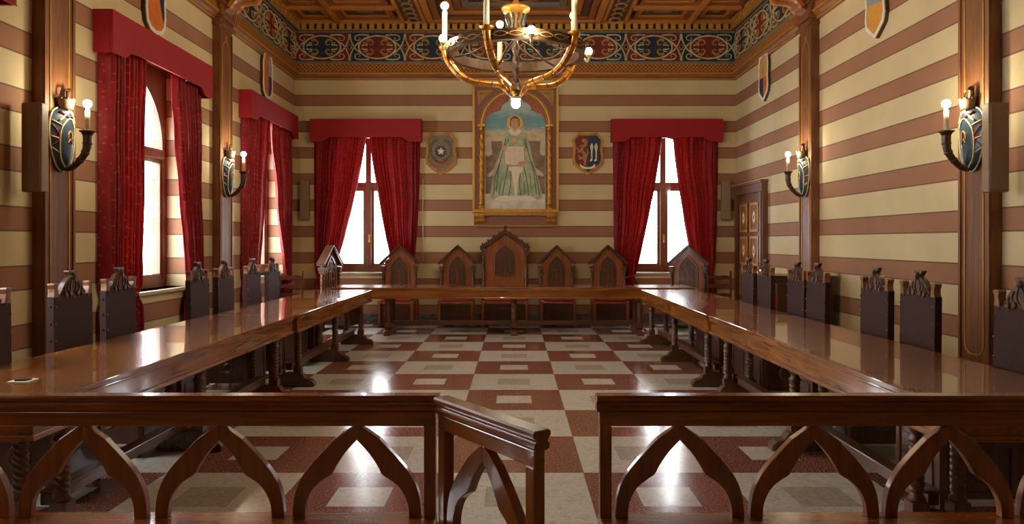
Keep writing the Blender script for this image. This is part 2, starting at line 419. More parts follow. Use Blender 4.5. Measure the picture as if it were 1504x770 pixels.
# windows
def window(idx, xc, op, loc, rotz, gl_in=.1):
    hw, sill, spring, rise = op
    root = sempty('window_%d' % idx, loc, rotz)
    y0, y1 = .27, .34
    fr = .10
    b = MB()
    outer = [(-hw, sill)]+arch_pts(hw, spring, rise)+[(hw, sill)]
    inner = [(-hw+fr, sill+fr)]+arch_pts(hw-fr, spring, rise-fr)+[(hw-fr, sill+fr)]
    outer = [(-hw, sill)]+[(-hw if i == 0 else hw if i == 24 else a, WTOP if 0 < i < 24 else spring) for i, (a, c) in enumerate(arch_pts(hw, spring, rise))]+[(hw, sill)]
    for i in range(len(outer)):
        j = (i+1) % len(outer); q4 = [outer[i], outer[j], inner[j], inner[i]]
        if i == 1: q4 = [outer[1], (-hw, WTOP), outer[2], inner[2], inner[1]]
        if i == 24: q4 = [outer[24], (hw, WTOP), outer[25], inner[25], inner[24]]
        b.prism(q4, y0, y1, 'wood_frame')
    b.build('window_frame', root)
    b = MB(); b.box(-.055, .055, y0-.036, y1, sill+fr, spring+rise-fr-.01, 'wood_frame'); b.build('mullion', root, .006)
    b = MB(); b.box(-hw+fr, hw-fr, y0-.03, y1, 2.54, 2.66, 'wood_frame'); b.build('transom', root, .006)
    for sgn in (-1, 1):
        b = MB(); a0, a1 = sorted((sgn*.055, sgn*(hw-fr)))
        b.box(a0, a0+.05, y0+.01, y1-.01, sill+fr, 2.54, 'wood_frame'); b.box(a1-.05, a1, y0+.01, y1-.01, sill+fr, 2.54, 'wood_frame')
        b.box(a0+.05, a1-.05, y0+.01, y1-.01, sill+fr, sill+fr+.06, 'wood_frame'); b.box(a0+.05, a1-.05, y0+.01, y1-.01, 2.49, 2.54, 'wood_frame')
        b.build('casement', root)
    b = MB(); b.prism(inner, .30, .306, 'glass'); b.build('pane', root)
    b = MB(); b.box(.0, .03, y0-.06, y0-.03, 1.50, 1.66, 'gold_line'); b.box(.005, .025, y0-.09, y0-.06, 1.52, 1.55, 'gold_line'); b.build('window_handle', root, .004)
    b = MB(); b.box(-hw-.05, hw+.05, -.05, .27, sill-.045, sill+.0, 'sill'); b.build('window_sill', root, .01)
    return root
for i, c in enumerate(SIDE_WIN): window(i+1, 0, SIDE_OP, (XL, c, 0), RL)
for i, c in enumerate(BACK_WIN): window(i+4, 0, BACK_OP, (c, YB, 0), 0)

# ------------------------------------------------------------------ entablature with painted frieze
def scroll_unit(b, x, flip):
    ins, out = ('frieze_blue', 'frieze_red') if not flip else ('frieze_red', 'frieze_blue')
    zc = 5.185; W = .51
    b.prism([(x-W, 4.92), (x+W, 4.92), (x+W, 5.45), (x-W, 5.45)], -.025, -.03, out)
    el = [(x+.34*math.cos(t), zc+.205*math.sin(t)) for t in [2*PI*i/28 for i in range(28)]]
    b.prism(el, -.03, -.034, ins)
    c = 'frieze_cream'
    b.stroke([(x+.35*math.cos(t), zc+.215*math.sin(t)) for t in [2*PI*i/32 for i in range(32)]], .028, -.03, -.046, c, True)
    for sx in (-1, 1):
        b.stroke(catmull([(x+sx*.30, zc+.12), (x+sx*.42, zc+.02), (x+sx*.50, zc-.14), (x+sx*W, zc-.25)]), .024, -.03, -.044, c)
        b.stroke(catmull([(x+sx*.30, zc-.12), (x+sx*.42, zc-.02), (x+sx*.50, zc+.14), (x+sx*W, zc+.25)]), .024, -.03, -.044, c)
        for sz in (-1, 1):
            q = lambda u, v: (x+sx*u, zc+sz*v*.9)
            b.stroke(catmull([q(.16,.25), q(.30,.26), q(.40,.24), q(.42,.17), q(.36,.14), q(.32,.18), q(.35,.20)]), .026, -.03, -.045, c, taper=True)
            # inner leaves: cross of four scrolled lobes
            b.stroke(catmull([q(.20,.135), q(.13,.155), q(.075,.10), q(.10,.05), q(.15,.06)]), .05, -.034, -.048, 'frieze_gold', taper=True)
            b.stroke(catmull([q(.29,.03), q(.24,.05), q(.19,.045), q(.205,.09), q(.26,.095)]), .03, -.034, -.050, c, taper=True)
        b.prism([(x+sx*W+.04*math.cos(t), zc+.055*math.sin(t)) for t in [PI/2*i for i in range(4)]], -.03, -.05, 'frieze_gold')
def trim(name, x0, x1, loc, rotz):
    root = sempty(name, loc, rotz)
    b = MB()
    b.prism([(0,4.57),(-.035,4.575),(-.05,4.61),(-.085,4.635),(-.10,4.68),(-.10,4.70),(0,4.70)], x0, x1, 'wood_ceiling', 'yz')
    b.box(x0, x1, -.108, -.10, 4.672, 4.69, 'gold_line'); b.box(x0, x1, -.045, -.035, 4.578, 4.592, 'gold_line')
    b.build('lower_moulding', root)
    b = MB(); b.prism([(0,4.70),(-.085,4.70),(-.05,4.86),(0,4.86)], x0, x1, 'diaper', 'yz'); b.build('diaper_band', root)
    b = MB(); b.box(x0, x1, -.055, 0, 4.86, 4.915, 'frieze_grey'); b.box(x0, x1, -.055, 0, 5.455, 5.485, 'frieze_grey')
    b.box(x0, x1, -.025, 0, 4.915, 5.455, 'frieze_blue'); b.build('frieze_ground', root)
    b = MB(); n = max(1, round((x1-x0)/1.02)); st = (x1-x0)/n
    for k in range(n):
        if rotz == PI: break
        scroll_unit(b, x0+st*(k+.5), (k % 2) == 1)
    if b.v: b.build('painted_scrollwork', root)
    b = MB(); b.box(x0, x1, -.085, 0, 5.485, 5.745, 'dark_gap'); b.box(x0, x1, -.15, -.085, 5.605, 5.745, 'wood_beam'); b.box(x0, x1, -.12, -.085, 5.485, 5.505, 'frieze_gold')
    nn = int((x1-x0)/.14)
    for k in range(nn):
        a = x0+.02+k*(x1-x0)/nn; b.box(a, a+.088, -.13, -.085, 5.505, 5.605, 'gold_line')
    b.build('dentil_moulding', root)
    return root
trim('trim_1', XL, XR, (0, YB, 0), 0)
trim('trim_2', YF, YB, (XL, 0, 0), RL)
trim('trim_3', -YB, -YF, (XR, 0, 0), RR)

# ------------------------------------------------------------------ ceiling
b = MB(); b.box(XL-.45, XR+.45, YF-.3, YB+.45, ZC+.045, ZC+.2, 'wood_coffer'); ceil = struct(b.build('ceiling'))
PIL_Y = [-1.25, 2.60, 6.63, 10.46]
rows = []
for y0, y1 in ((-1.1, 2.42), (2.78, 6.45), (6.81, 10.28), (10.64, 13.98)):
    rows.append((y0, y1))
bb = MB(); gg = MB(); pp = MB()
def moulded_beam(x0, x1, y0, y1, zb=5.56):
    bb.box(x0, x1, y0, y1, zb, ZC, 'wood_beam')
    bb.box(x0-.035, x1+.035, y0-.035, y1+.035, zb+.055, ZC, 'wood_ceiling')
def coffer(x0, x1, y0, y1):
    w = .07
    for k, (dz, m) in enumerate(((5.61, 'wood_ceiling'), (5.635, 'wood_beam'), (5.655, 'wood_coffer'))):
        a = w*k
        X0, X1, Y0, Y1 = x0+a, x1-a, y0+a, y1-a
        if X1-X0 < .1 or Y1-Y0 < .1: break
        t = .055
        pp.box(X0, X1, Y0, Y0+t, dz, ZC, m); pp.box(X0, X1, Y1-t, Y1, dz, ZC, m)
        pp.box(X0, X0+t, Y0+t, Y1-t, dz, ZC, m); pp.box(X1-t, X1, Y0+t, Y1-t, dz, ZC, m)
    a = w*3; X0, X1, Y0, Y1 = x0+a, x1-a, y0+a, y1-a
    if X1-X0 > .08 and Y1-Y0 > .06:
        pp.box(X0, X1, Y0, Y1, 5.665, ZC, 'grey_inlay'); pp.box(X0+.02, X1-.02, Y0+.02, Y1-.02, 5.660, ZC, 'wood_coffer')
        cx, cy = (X0+X1)/2, (Y0+Y1)/2; rx = (X1-X0)*.3; ry = (Y1-Y0)*.28
        pts = [(cx+rx*math.cos(t), cy+ry*math.sin(t)) for t in [2*PI*i/16 for i in range(16)]]
        pp.prism(pts, 5.652, ZC, 'grey_inlay', 'xy')
for (y0, y1) in rows:
    nr = 4; st = (y1-y0)/nr
    for xs in ((-4.0, -2.05), (2.05, 4.0)):
        sgn = -1 if xs[0] < 0 else 1
        edges = (2.05, 3.15, 3.32, 4.0)
        for k in range(nr):
            Y0, Y1 = y0+k*st+.08, y0+(k+1)*st-.08
            for a, c in ((2.20, 3.20), (3.36, 3.98)):
                X0, X1 = (a, c) if sgn > 0 else (-c, -a)
                coffer(X0, X1, Y0, Y1)
            if k: moulded_beam(xs[0], xs[1], y0+k*st-.045, y0+k*st+.045)
        x = sgn*3.28; moulded_beam(x-.045, x+.045, y0, y1, 5.555)
    # ornamental runners
    for sgn in (-1, 1):
        bb.box(sgn*1.87-.22, sgn*1.87+.22, y0, y1, 5.60, ZC, 'wood_coffer')
        for d in (-.2, .2): bb.box(sgn*1.87+d-.03, sgn*1.87+d+.03, y0, y1, 5.56, ZC, 'wood_beam')
        for k in range(12):
            cy = y0+(k+.5)*(y1-y0)/12; cx = sgn*1.87
            pts = [(cx+.11*math.cos(t), cy+.12*math.sin(t)) for t in [2*PI*i/12 for i in range(12)]]
            bb.prism(pts, 5.585, 5.60, 'frieze_gold', 'xy'); bb.prism([(cx+(px-cx)*.6, cy+(py-cy)*.6) for px, py in pts], 5.575, 5.585, 'frieze_blue', 'xy')
    # large centre coffer of concentric frames
    X0, X1, Y0, Y1 = -1.62, 1.62, y0, y1
    for k, (dz, m) in enumerate(((5.56, 'wood_beam'), (5.59, 'wood_ceiling'), (5.61, 'wood_coffer'), (5.60, 'wood_beam'), (5.63, 'wood_ceiling'), (5.65, 'grey_inlay'))):
        t = .12
        pp.box(X0, X1, Y0, Y0+t, dz, ZC, m); pp.box(X0, X1, Y1-t, Y1, dz, ZC, m)
        pp.box(X0, X0+t, Y0+t, Y1-t, dz, ZC, m); pp.box(X1-t, X1, Y0+t, Y1-t, dz, ZC, m)
        X0 += .14; X1 -= .14; Y0 += .14; Y1 -= .14
    cy = (y0+y1)/2
    pts = [(.7*math.cos(t), cy+.7*math.sin(t)) for t in [2*PI*i/32 for i in range(32)]]
    pp.prism(pts, 5.64, ZC, 'wood_beam', 'xy'); pp.prism([(a*.85, cy+(c-cy)*.85) for a, c in pts], 5.63, 5.64, 'frieze_blue', 'xy')
bb.build('ceiling_beam_grid', ceil, loc=(0,0,.045)); pp.build('coffer_panel', ceil, loc=(0,0,.045))
for y in PIL_Y[1:]:
    b = MB(); b.box(XL+.02, XR-.02, y-.17, y+.17, 5.16, ZC, 'wood_ceiling')
    for d in (-.17, .17): b.box(XL+.02, XR-.02, y+d-.03, y+d+.03, 5.13, 5.22, 'wood_beam'); b.box(XL+.02, XR-.02, y+d-.03, y+d+.03, 5.48, 5.56, 'wood_beam')
    b.build('cross_beam', ceil)

# ------------------------------------------------------------------ pilasters with capitals and corbels
def pilaster(x, y, rot, label):
    root = empty('wooden_pilaster', label, 'pilaster', (x, y, 0), rot, 'wooden pilasters along the side walls')
    b = MB(); b.box(-.225, .225, -.10, 0, .0, 4.52, 'wood_pilaster')
    b.box(-.225, -.19, -.115, -.10, .45, 4.45, 'wood_pilaster'); b.box(.19, .225, -.115, -.10, .45, 4.45, 'wood_pilaster')
    b.build('shaft', root, .006)
    b = MB(); b.box(-.25, .25, -.13, 0, 0, .42, 'wood_pilaster'); b.box(-.235, .235, -.12, 0, .42, .46, 'wood_pilaster'); b.build('plinth', root, .006)
    b = MB()
    w = .135; pts = [(-w, .62), (-w, 4.12)]+catmull([(-w, 4.12), (-.10, 4.26), (-.03, 4.32), (0, 4.40), (.03, 4.32), (.10, 4.26), (w, 4.12)], n=4)[1:]+[(w, .62)]
    lo = catmull([(w, .62), (.12, .56), (.06, .52), (0, .52), (-.06, .52), (-.12, .56), (-w, .62)], n=3)[1:-1]
    b.stroke(pts+lo, .011, -.10, -.108, 'gold_line', True); b.build('gold_inlay_line', root)
    b = MB()
    for z0, z1, d in ((4.50, 4.54, .15), (4.54, 4.60, .12), (4.60, 4.64, .17), (4.64, 4.80, .13), (4.80, 4.84, .17), (4.84, 4.92, .14), (4.92, 4.97, .19)):
        b.box(-.19-d*.4, .19+d*.4, -d, 0, z0, z1, 'wood_pilaster')
    b.build('capital', root, .008)
    b = MB()
    pr = [(-.10,4.70)]+catmull([(-.17,4.74), (-.24,4.78), (-.33,4.90), (-.42,4.91), (-.50,4.93), (-.54,5.0), (-.50,5.06)], n=4)+[(-.50,5.12), (-.10,5.12)]
    b.prism(pr, -.13, .13, 'wood_ceiling', 'yz'); 
    pr2 = catmull([(-.22,4.75), (-.30,4.85), (-.40,4.87), (-.51,4.88), (-.57,4.98), (-.54,5.08)], n=4)
    pr3 = [(a+.05, c+.04) for a, c in reversed(pr2)]
    b.prism(pr2+pr3, -.16, -.08, 'wood_beam', 'yz'); b.prism(pr2+pr3, .08, .16, 'wood_beam', 'yz')
    b.build('corbel', root, .006)
    return root
LBL = {2.60: 'beside the nearest left window', 6.63: 'behind the nearest wall lamp', 10.46: 'behind the farther wall lamp'}
for y in (6.63, 10.46):
    pilaster(XL, y, RL, 'brown wooden pilaster with gold inlay line on the left wall '+LBL[y])
    pilaster(XR, y, RR, 'brown wooden pilaster with gold inlay line on the right wall '+LBL[y])

# ------------------------------------------------------------------ wall lamps
def shield_lamp(x, y, rot, label):
    root = empty('candle_sconce', label, 'wall lamp', (x, y, 0), rot, 'candle wall lamps on the pilasters')
    # shield: bulged leaf form
    prof = catmull([(0,2.14),(.08,2.19),(.15,2.32),(.178,2.46),(.17,2.58),(.13,2.66),(.06,2.70),(0,2.71)], n=5)
    n = len(prof); vs = []; m = 9
    for i, (w, z) in enumerate(prof):
        for k in range(m):
            t = -1+2*k/(m-1); d = .02+.075*(1-t*t)*min(1, w/.12)
            vs.append((w*t, -d, z))
    fs = [(i*m+k, i*m+k+1, (i+1)*m+k+1, (i+1)*m+k) for i in range(n-1) for k in range(m-1)]
    def bulge(u, z, e=0):
        w = .01
        for (w0, z0), (w1, z1) in zip(prof[:-1], prof[1:]):
            if z0 <= z <= z1 and z1 > z0: w = w0+(w1-w0)*(z-z0)/(z1-z0)
        t = max(-1, min(1, u/max(w, .01))); return -(.02+.075*(1-t*t)*min(1, w/.12))-e
    b = MB(); b.add(vs, fs, 'blue', True)
    bk = [(w, z) for w, z in prof]+[(-w, z) for w, z in reversed(prof[1:-1])]
    b.prism(bk, -.022, 0, 'bronze'); b.build('shield', root)
    b = MB()
    def rel(pts, r, mt):
        p = catmull(pts, n=4); b.tube([(u, bulge(u, z, .003), z) for u, z in p], r, mt, 6)
    for sx in (-1, 1):
        rel([(0,2.16),(sx*.08,2.25),(sx*.105,2.40),(sx*.09,2.52),(sx*.03,2.60),(0,2.61)], .007, 'frieze_cream')
        rel([(sx*.10,2.30),(sx*.15,2.34)], .006, 'frieze_cream'); rel([(sx*.105,2.42),(sx*.17,2.44)], .006, 'orange')
        rel([(sx*.09,2.54),(sx*.16,2.58)], .006, 'frieze_cream'); rel([(sx*.15,2.36),(sx*.105,2.44),(sx*.16,2.54)], .005, 'shield_red')
        rel([(0,2.69),(sx*.05,2.64),(sx*.11,2.58)], .010, 'cream_paint'); rel([(sx*.02,2.62),(sx*.09,2.66)], .012, 'shield_red')
        rel([(sx*.03,2.42),(sx*.025,2.47),(0,2.50)], .008, 'frieze_gold'); rel([(0,2.43),(sx*.03,2.39)], .006, 'frieze_gold')
    edge = [(w, -.02, z) for w, z in prof]+[(-w, -.02, z) for w, z in reversed(prof)]
    b.tube(edge, .009, 'frieze_cream', 6); b.build('painted_relief', root)
    b = MB(); b.lathe([(.055,2.69),(.06,2.72),(.07,2.77),(.076,2.78),(.06,2.775),(.045,2.72)], 'crown', (0,-.06,0), seg=12)
    for k in range(8):
        a = 2*PI*k/8; b.sphere((.07*math.cos(a), -.06+.07*math.sin(a)*.9, 2.785), .013, 'crown', 8)
    b.build('crown', root)
    b = MB(); b.tube(catmull([(.02,-.05,2.74),(.03,-.05,2.80),(.045,-.055,2.86),(.055,-.06,2.87)], n=4), [.026]*13, 'bronze', 8)
    b.tube(catmull([(.05,-.06,2.865),(.0,-.06,2.87),(-.03,-.065,2.85),(-.035,-.07,2.80)], n=4), .009, 'bronze', 8); b.build('crest', root)
    # horn arm
    path = catmull([(0,-.03,2.19),(0,-.07,2.165),(0,-.13,2.19),(0,-.19,2.25),(0,-.235,2.32),(0,-.25,2.40),(0,-.25,2.475)], n=5)
    rr = [.018+.022*i/(len(path)-1) for i in range(len(path))]
    b = MB(); b.tube(path, rr, 'bronze', 12)
    for i in range(4, len(path)-2, 5): b.tube([path[i], path[i+1]], rr[i]+.005, 'bronze', 12)
    b.lathe([(.038,2.46),(.05,2.485),(.066,2.495),(.066,2.505),(.03,2.505)], 'bronze', (0,-.25,0)); b.build('horn_arm', root)
    b = MB(); b.lathe([(.021,2.50),(.021,2.685),(.014,2.69),(.013,2.71)], 'candle', (0,-.25,0)); cd = b.build('candle', root)
    b = MB(); b.sphere((0,-.25,2.745), .036, 'bulb', 14); b.build('bulb', cd)
    return root
s0 = shield_lamp(XL+.10, 6.63, RL, 'blue shield wall lamp on the nearer left pilaster, candle bulb lit')
dup(s0, (XL+.10, 10.46, 0), RL, 'blue shield wall lamp on the farther left pilaster, between two curtained windows')
dup(s0, (XR-.10, 6.63, 0), RR, 'blue shield wall lamp on the nearer right pilaster, candle bulb lit')
dup(s0, (XR-.10, 10.46, 0), RR, 'blue shield wall lamp on the farther right pilaster, near the door')

for yy, w_ in ((1.6, 'nearer'), (.2, 'farther')):  # unseen sconce copies added on the left wall to warm the left balustrade
    dup(s0, (XL+.02, yy, 0), RL, 'added unseen shield lamp to light the left balustrade, %s to the tables' % w_)
# ------------------------------------------------------------------ loudspeakers
def speaker(loc, rot, label, bracket):
    root = empty('loudspeaker', label, 'loudspeaker', loc, rot, 'slim beige column loudspeakers')
    b = MB(); b.box(-.085, .085, -.05, .05, 1.93, 2.67, 'speaker'); b.build('housing', root, .012)
    b = MB(); b.box(-.072, .072, -.056, -.049, 1.945, 2.655, 'speaker'); b.build('front_grille', root, .004)
    for z in (2.0, 2.65): b = MB(); b.box(-.012, .012, .05, .05+bracket, z-.0, z+.02, 'black'); b.build('bracket', root)
    return root
speaker((-3.98, 6.20, 0), 0, 'slim beige loudspeaker beside the nearer left wall lamp', .1)
speaker((4.0, 6.20, 0), 0, 'slim beige loudspeaker beside the nearer right wall lamp', .1)
speaker((-3.93, YB-.08, 0), 0, 'slim beige loudspeaker in the left corner of the back wall', .03)
speaker((3.98, YB-.08, 0), 0, 'slim beige loudspeaker in the right corner of the back wall', .03)

# ------------------------------------------------------------------ pelmets and curtains
def pelmet(loc, rot, hw, label):
    root = empty('curtain_pelmet', label, 'pelmet', loc, rot)
    zt, zb, st = 3.81, 3.39, .085
    pts = [(-hw, zb), (-hw+.24, zb), (-hw+.36, zb+st), (hw-.36, zb+st), (hw-.24, zb), (hw, zb), (hw, zt), (-hw, zt)]
    b = MB(); b.prism(pts, -.20, -.17, 'pelmet_red'); b.build('front_board', root, .006)
    b = MB(); b.box(-hw, -hw+.03, -.17, 0, zb, zt, 'pelmet_red'); b.box(hw-.03, hw, -.17, 0, zb, zt, 'pelmet_red'); b.box(-hw+.03, hw-.03, -.17, 0, zt-.03, zt, 'pelmet_red')
    b.build('return_board', root)
    b = MB(); b.stroke(pts[:6], .012, -.203, -.20, 'red_velvet'); b.build('edge_piping', root)
    return root
def curtain(loc, rot, xo, xi_top, xi_bot, zt, label, folds=9, amp=.035, yc=-.10, tie=1.0, xo_tie=None, seed=0, group=None):
    """one pleated panel from outer edge xo to inner edge xi (top / at the tie)"""
    rnd = random.Random(seed)
    root = empty('curtain', label, 'curtain', loc, rot, group)
    nu, nz = 90, 70; zb = .02
    ph = [rnd.uniform(0, 6.28) for _ in range(4)]
    vs = []; uvs = []
    xt = xo if xo_tie is None else xo_tie
    for j in range(nz+1):
        z = zt+(zb-zt)*j/nz
        if z >= tie:
            t = (zt-z)/(zt-tie); e = t**1.25
            xi = xi_top+(xi_bot-xi_top)*e; xa = xo+(xt-xo)*t**2.2
            sq = 1
        else:
            t = (tie-z)/(tie-zb); k = math.sin(min(1, t*2.2)*PI/2)
            xi = xi_bot+(xi_top-xi_bot)*.22*k; xa = xt+(xo-xt)*.8*k
        # slight gathering at the tie
        g = math.exp(-((z-tie)/.07)**2)
        mid = (xi+xa)/2; xi = mid+(xi-mid)*(1-.18*g); xa2 = mid+(xa-mid)*(1-.18*g)
        for i in range(nu+1):
            u = i/nu; uu = u+.012*math.sin(5*z+ph[0])
            x = xa2+(xi-xa2)*u
            am = amp*(1-.45*g)*(.75+.25*math.sin(3*PI*u+ph[1]))
            uu = uu+.035*math.sin(2*PI*2.3*u+ph[3])+.02*math.sin(2*PI*5.1*u+ph[0]); y = yc+am*math.sin(2*PI*folds*uu+ph[2]+.25*math.sin(1.7*z+ph[3]))+.3*am*math.sin(2*PI*folds*2.3*uu+z)
            y = -.015+(y+.015)*min(1, u/.10)**.7
            vs.append((x, y, z)); uvs.append((u*abs(xi_top-xo)*1.15, z))
    fs = [(j*(nu+1)+i, j*(nu+1)+i+1, (j+1)*(nu+1)+i+1, (j+1)*(nu+1)+i) for j in range(nz) for i in range(nu)]
    me = bpy.data.meshes.new('drape'); me.from_pydata(vs, [], fs); me.materials.append(M['curtain'])
    ul = me.uv_layers.new(name='UVMap')
    for l in me.loops: ul.data[l.index].uv = uvs[l.vertex_index]
    for p in me.polygons: p.use_smooth = True
    o = bpy.data.objects.new('drape', me); COL.objects.link(o); o.parent = root
    so = o.modifiers.new('cloth', 'SOLIDIFY'); so.thickness = .004
    # tieback
    b = MB(); a0, a1 = sorted((xt, xi_bot)); mid = (a0+a1)/2; h = (a1-a0)/2*.84+.012
    ring = [(mid+h*math.cos(t), yc+(.055)*math.sin(t), tie+.03*math.cos(t)) for t in [2*PI*i/24 for i in range(25)]]
    b.tube(ring, .016, 'red_velvet', 8); b.build('tieback', root)
    return root
pelmet((XL, 8.55, 0), RL, 1.215, 'red fabric pelmet over the middle left window')
pelmet((XL, 12.43, 0), RL, 1.215, 'red fabric pelmet over the far left window beside the corner')
pelmet((XL, 4.70, 0), RL, 1.215, 'red fabric pelmet at the left frame edge over the nearest window')
pelmet((BACK_WIN[0]+.03, YB, 0), 0, 1.04, 'red fabric pelmet over the back window left of the painting')
pelmet((BACK_WIN[1]+.0, YB, 0), 0, 1.04, 'red fabric pelmet over the back window right of the painting')
G = 'curtain panels at the windows'
# left wall: local x = +y
curtain((XL,8.55,0), RL, -1.165, -.42, -.52, 3.50, 'dark red curtain left of the middle left window, beside the nearer wall lamp', 9, .04, tie=.95, seed=1, group=G)
curtain((XL,8.55,0), RL, 1.16, .30, .74, 3.50, 'red curtain right of the middle left window, lit along its inner edge', 10, .04, tie=.95, seed=2, group=G)
curtain((XL,12.43,0), RL, -1.165, -.18, -.66, 3.50, 'red curtain left of the far left window, behind the farther wall lamp', 9, .04, tie=.9, seed=3, group=G)
curtain((XL,12.43,0), RL, 1.14, -.02, .82, 3.50, 'red curtain right of the far left window with glowing inner edge', 11, .04, tie=.78, xo_tie=1.08, seed=4, group=G)
curtain((XL,4.70,0), RL, 1.16, .52, .90, 3.50, 'red curtain at the left frame edge gathered in a tieback', 8, .04, tie=1.02, seed=5, group=G)
curtain((BACK_WIN[0]+.03,YB,0), 0, -1.0, -.01, -.62, 3.50, 'red curtain left of the back window that is left of the painting', 12, .032, tie=.85, xo_tie=-.98, seed=6, group=G)
curtain((BACK_WIN[0]+.03,YB,0), 0, 1.0, .06, .52, 3.50, 'red curtain right of the back window that is left of the painting', 12, .032, tie=.85, xo_tie=.86, seed=7, group=G)
curtain((BACK_WIN[1],YB,0), 0, -.99, -.08, -.58, 3.50, 'red curtain left of the back window that is right of the painting', 12, .032, tie=.85, xo_tie=-.96, seed=8, group=G)
curtain((BACK_WIN[1],YB,0), 0, .99, .12, .52, 3.50, 'red curtain right of the back window that is right of the painting', 12, .032, tie=.85, xo_tie=.92, seed=9, group=G)
# cord beside the left back window
b = MB(); b.tube([(0,0,0),(0,0,1.55)], .006, 'white_paint', 6)
o = b.build('pull_cord', loc=(-1.72, YB-.03, 1.15)); o['label'] = 'thin white pull cord hanging right of the left back window'; o['category'] = 'cord'

# ------------------------------------------------------------------ heraldic shields
def px_map(cx, cy, s):
    return lambda pts: [((u-cx)/s, (cy-v)/s) for u, v in pts]
SH_OUT = [(150,62),(300,85),(435,62),(535,178),(515,300),(535,440),(525,540),(440,625),(295,712),(150,620),(68,545),(60,440),(80,300),(45,180)]
SH_IN = [(165,105),(300,120),(425,105),(492,185),(475,300),(492,440),(480,520),(415,585),(295,662),(180,585),(110,520),(100,440),(120,300),(95,185)]
def round_shield_pts(P):
    return P(SH_OUT), P(SH_IN)
P = px_map(295, 385, 801)
def wall_shield(name, label, loc, rot, frame_m='gold'):
    root = empty(name, label, 'shield', loc, rot)
    o, i = round_shield_pts(P)
    b = MB(); b.prism(o, -.035, 0, frame_m); b.build('shield_board', root, .006)
    b = MB(); n = len(o)
    for k in range(n):
        j = (k+1) % n; m_ = [((a[0]+c[0])/2, (a[1]+c[1])/2) for a, c in ((o[k], i[k]), (o[j], i[j]))]
        b.prism([m_[0], m_[1], i[j], i[k]], -.052, -.035, frame_m if frame_m != 'gold' else 'frieze_gold')
    b.build('raised_border', root); return root, i
# state emblem on grey
root, inn = wall_shield('emblem_shield', 'grey shield with white star, wreath and red ribbon, left of the painting', ((648-755)/77.6, YB, 2.0+1.18), 0)
b = MB(); b.prism(inn, -.038, -.034, 'shield_grey'); b.build('painted_field', root)
b = MB()
gear = []
for k in range(48):
    r = 92 if k % 4 < 2 else 78; t = 2*PI*k/48; gear.append((292+r*math.cos(t), 355+r*math.sin(t)))
for k in range(48):
    j = (k+1) % 48; q = lambda p: (292+(p[0]-292)*.62, 355+(p[1]-355)*.62)
    b.prism(P([gear[k], gear[j], q(gear[j]), q(gear[k])]), -.044, -.038, 'gear')
b.build('gear', root)
b = MB(); st = []
for k in range(10):
    r = 62 if k % 2 == 0 else 25; t = PI/2+2*PI*k/10; st.append((297+r*math.cos(t), 352-r*math.sin(t)))
b.prism(P(st), -.056, -.038, 'white_paint'); b.build('star', root)
b = MB()
for sx in (-1, 1):
    br = [(292+sx*a, v) for a, v in ((20,490),(90,470),(140,410),(158,330),(140,250),(100,200),(50,185))]
    br = catmull(br, n=5); b.stroke(P(br), .008, -.044, -.038, 'leaf')
    for k in range(2, len(br)-1, 2):
        x, y = br[k]; dx, dy = br[min(k+1, len(br)-1)][0]-br[k-1][0], br[min(k+1, len(br)-1)][1]-br[k-1][1]; a = math.atan2(dy, dx)
        for off in (.7, -.7):
            L = 42; q = [(x, y), (x+L*.5*math.cos(a+off)-8*math.sin(a+off), y+L*.5*math.sin(a+off)+8*math.cos(a+off)), (x+L*math.cos(a+off), y+L*math.sin(a+off)), (x+L*.5*math.cos(a+off)+8*math.sin(a+off), y+L*.5*math.sin(a+off)-8*math.cos(a+off))]
            b.prism(P(q), -.047, -.040, 'leaf')
b.build('wreath', root)
b = MB(); b.stroke(P(catmull([(180,495),(190,530),(230,545),(290,520),(350,545),(400,530),(420,490)], n=5)), .045, -.05, -.04, 'salmon'); b.stroke(P(catmull([(200,480),(240,510),(295,525),(350,510),(395,480)], n=5)), .018, -.054, -.045, 'shield_red'); b.build('ribbon', root)
# lion and torches
root, inn = wall_shield('coat_of_arms_shield', 'shield halved red and blue with gold lion and white torches, right of the painting', ((863-755)/77.6, YB, 2.0+1.18), 0)
b = MB()
li = [p for p in P([(300,120),(165,105),(95,185),(120,300),(100,440),(110,520),(180,585),(295,662)])]
b.prism(li, -.038, -.034, 'shield_red')
ri = [p for p in P([(300,120),(425,105),(492,185),(475,300),(492,440),(480,520),(415,585),(295,662)])]
b.prism(ri, -.038, -.034, 'deep_blue'); b.build('painted_field', root)
b = MB()
lion = catmull([(235,165),(275,175),(288,215),(275,262),(250,285),(225,300),(235,345),(262,375),(282,420),(275,470),(262,520),(268,560),(232,560),(238,510),(222,470),(235,430),(215,395),(190,360),(185,310),(210,275),(240,245),(235,215),(205,205),(210,175)], True, 4)
b.prism(P(lion), -.050, -.038, 'frieze_gold')
for st in ([(205,330),(170,345),(150,320),(140,290)], [(200,350),(165,362),(140,350)], [(230,430),(190,445),(160,430),(150,405)], [(225,450),(180,470),(160,450)], [(245,280),(195,262),(170,280)], [(262,440),(290,400),(292,350),(275,320)]):
    b.stroke(P(catmull(st, n=4)), .022, -.048, -.038, 'frieze_gold')
b.build('lion', root)
b = MB()
for x in (352, 418):
    b.prism(P([(x-8,240),(x+6,228),(x+22,268),(x+24,300),(x+12,345),(x+10,410),(x+14,440),(x-8,440),(x-10,345),(x-22,300),(x-22,268)]), -.050, -.038, 'cream_paint')
    b.prism(P([(x-18,440),(x+16,440),(x+12,455),(x-8,465)]), -.052, -.038, 'gold'); b.prism(P([(x-8,455),(x+12,460),(x+6,495),(x-20,505),(x-30,495)]), -.050, -.038, 'white_paint')
b.build('torches', root)
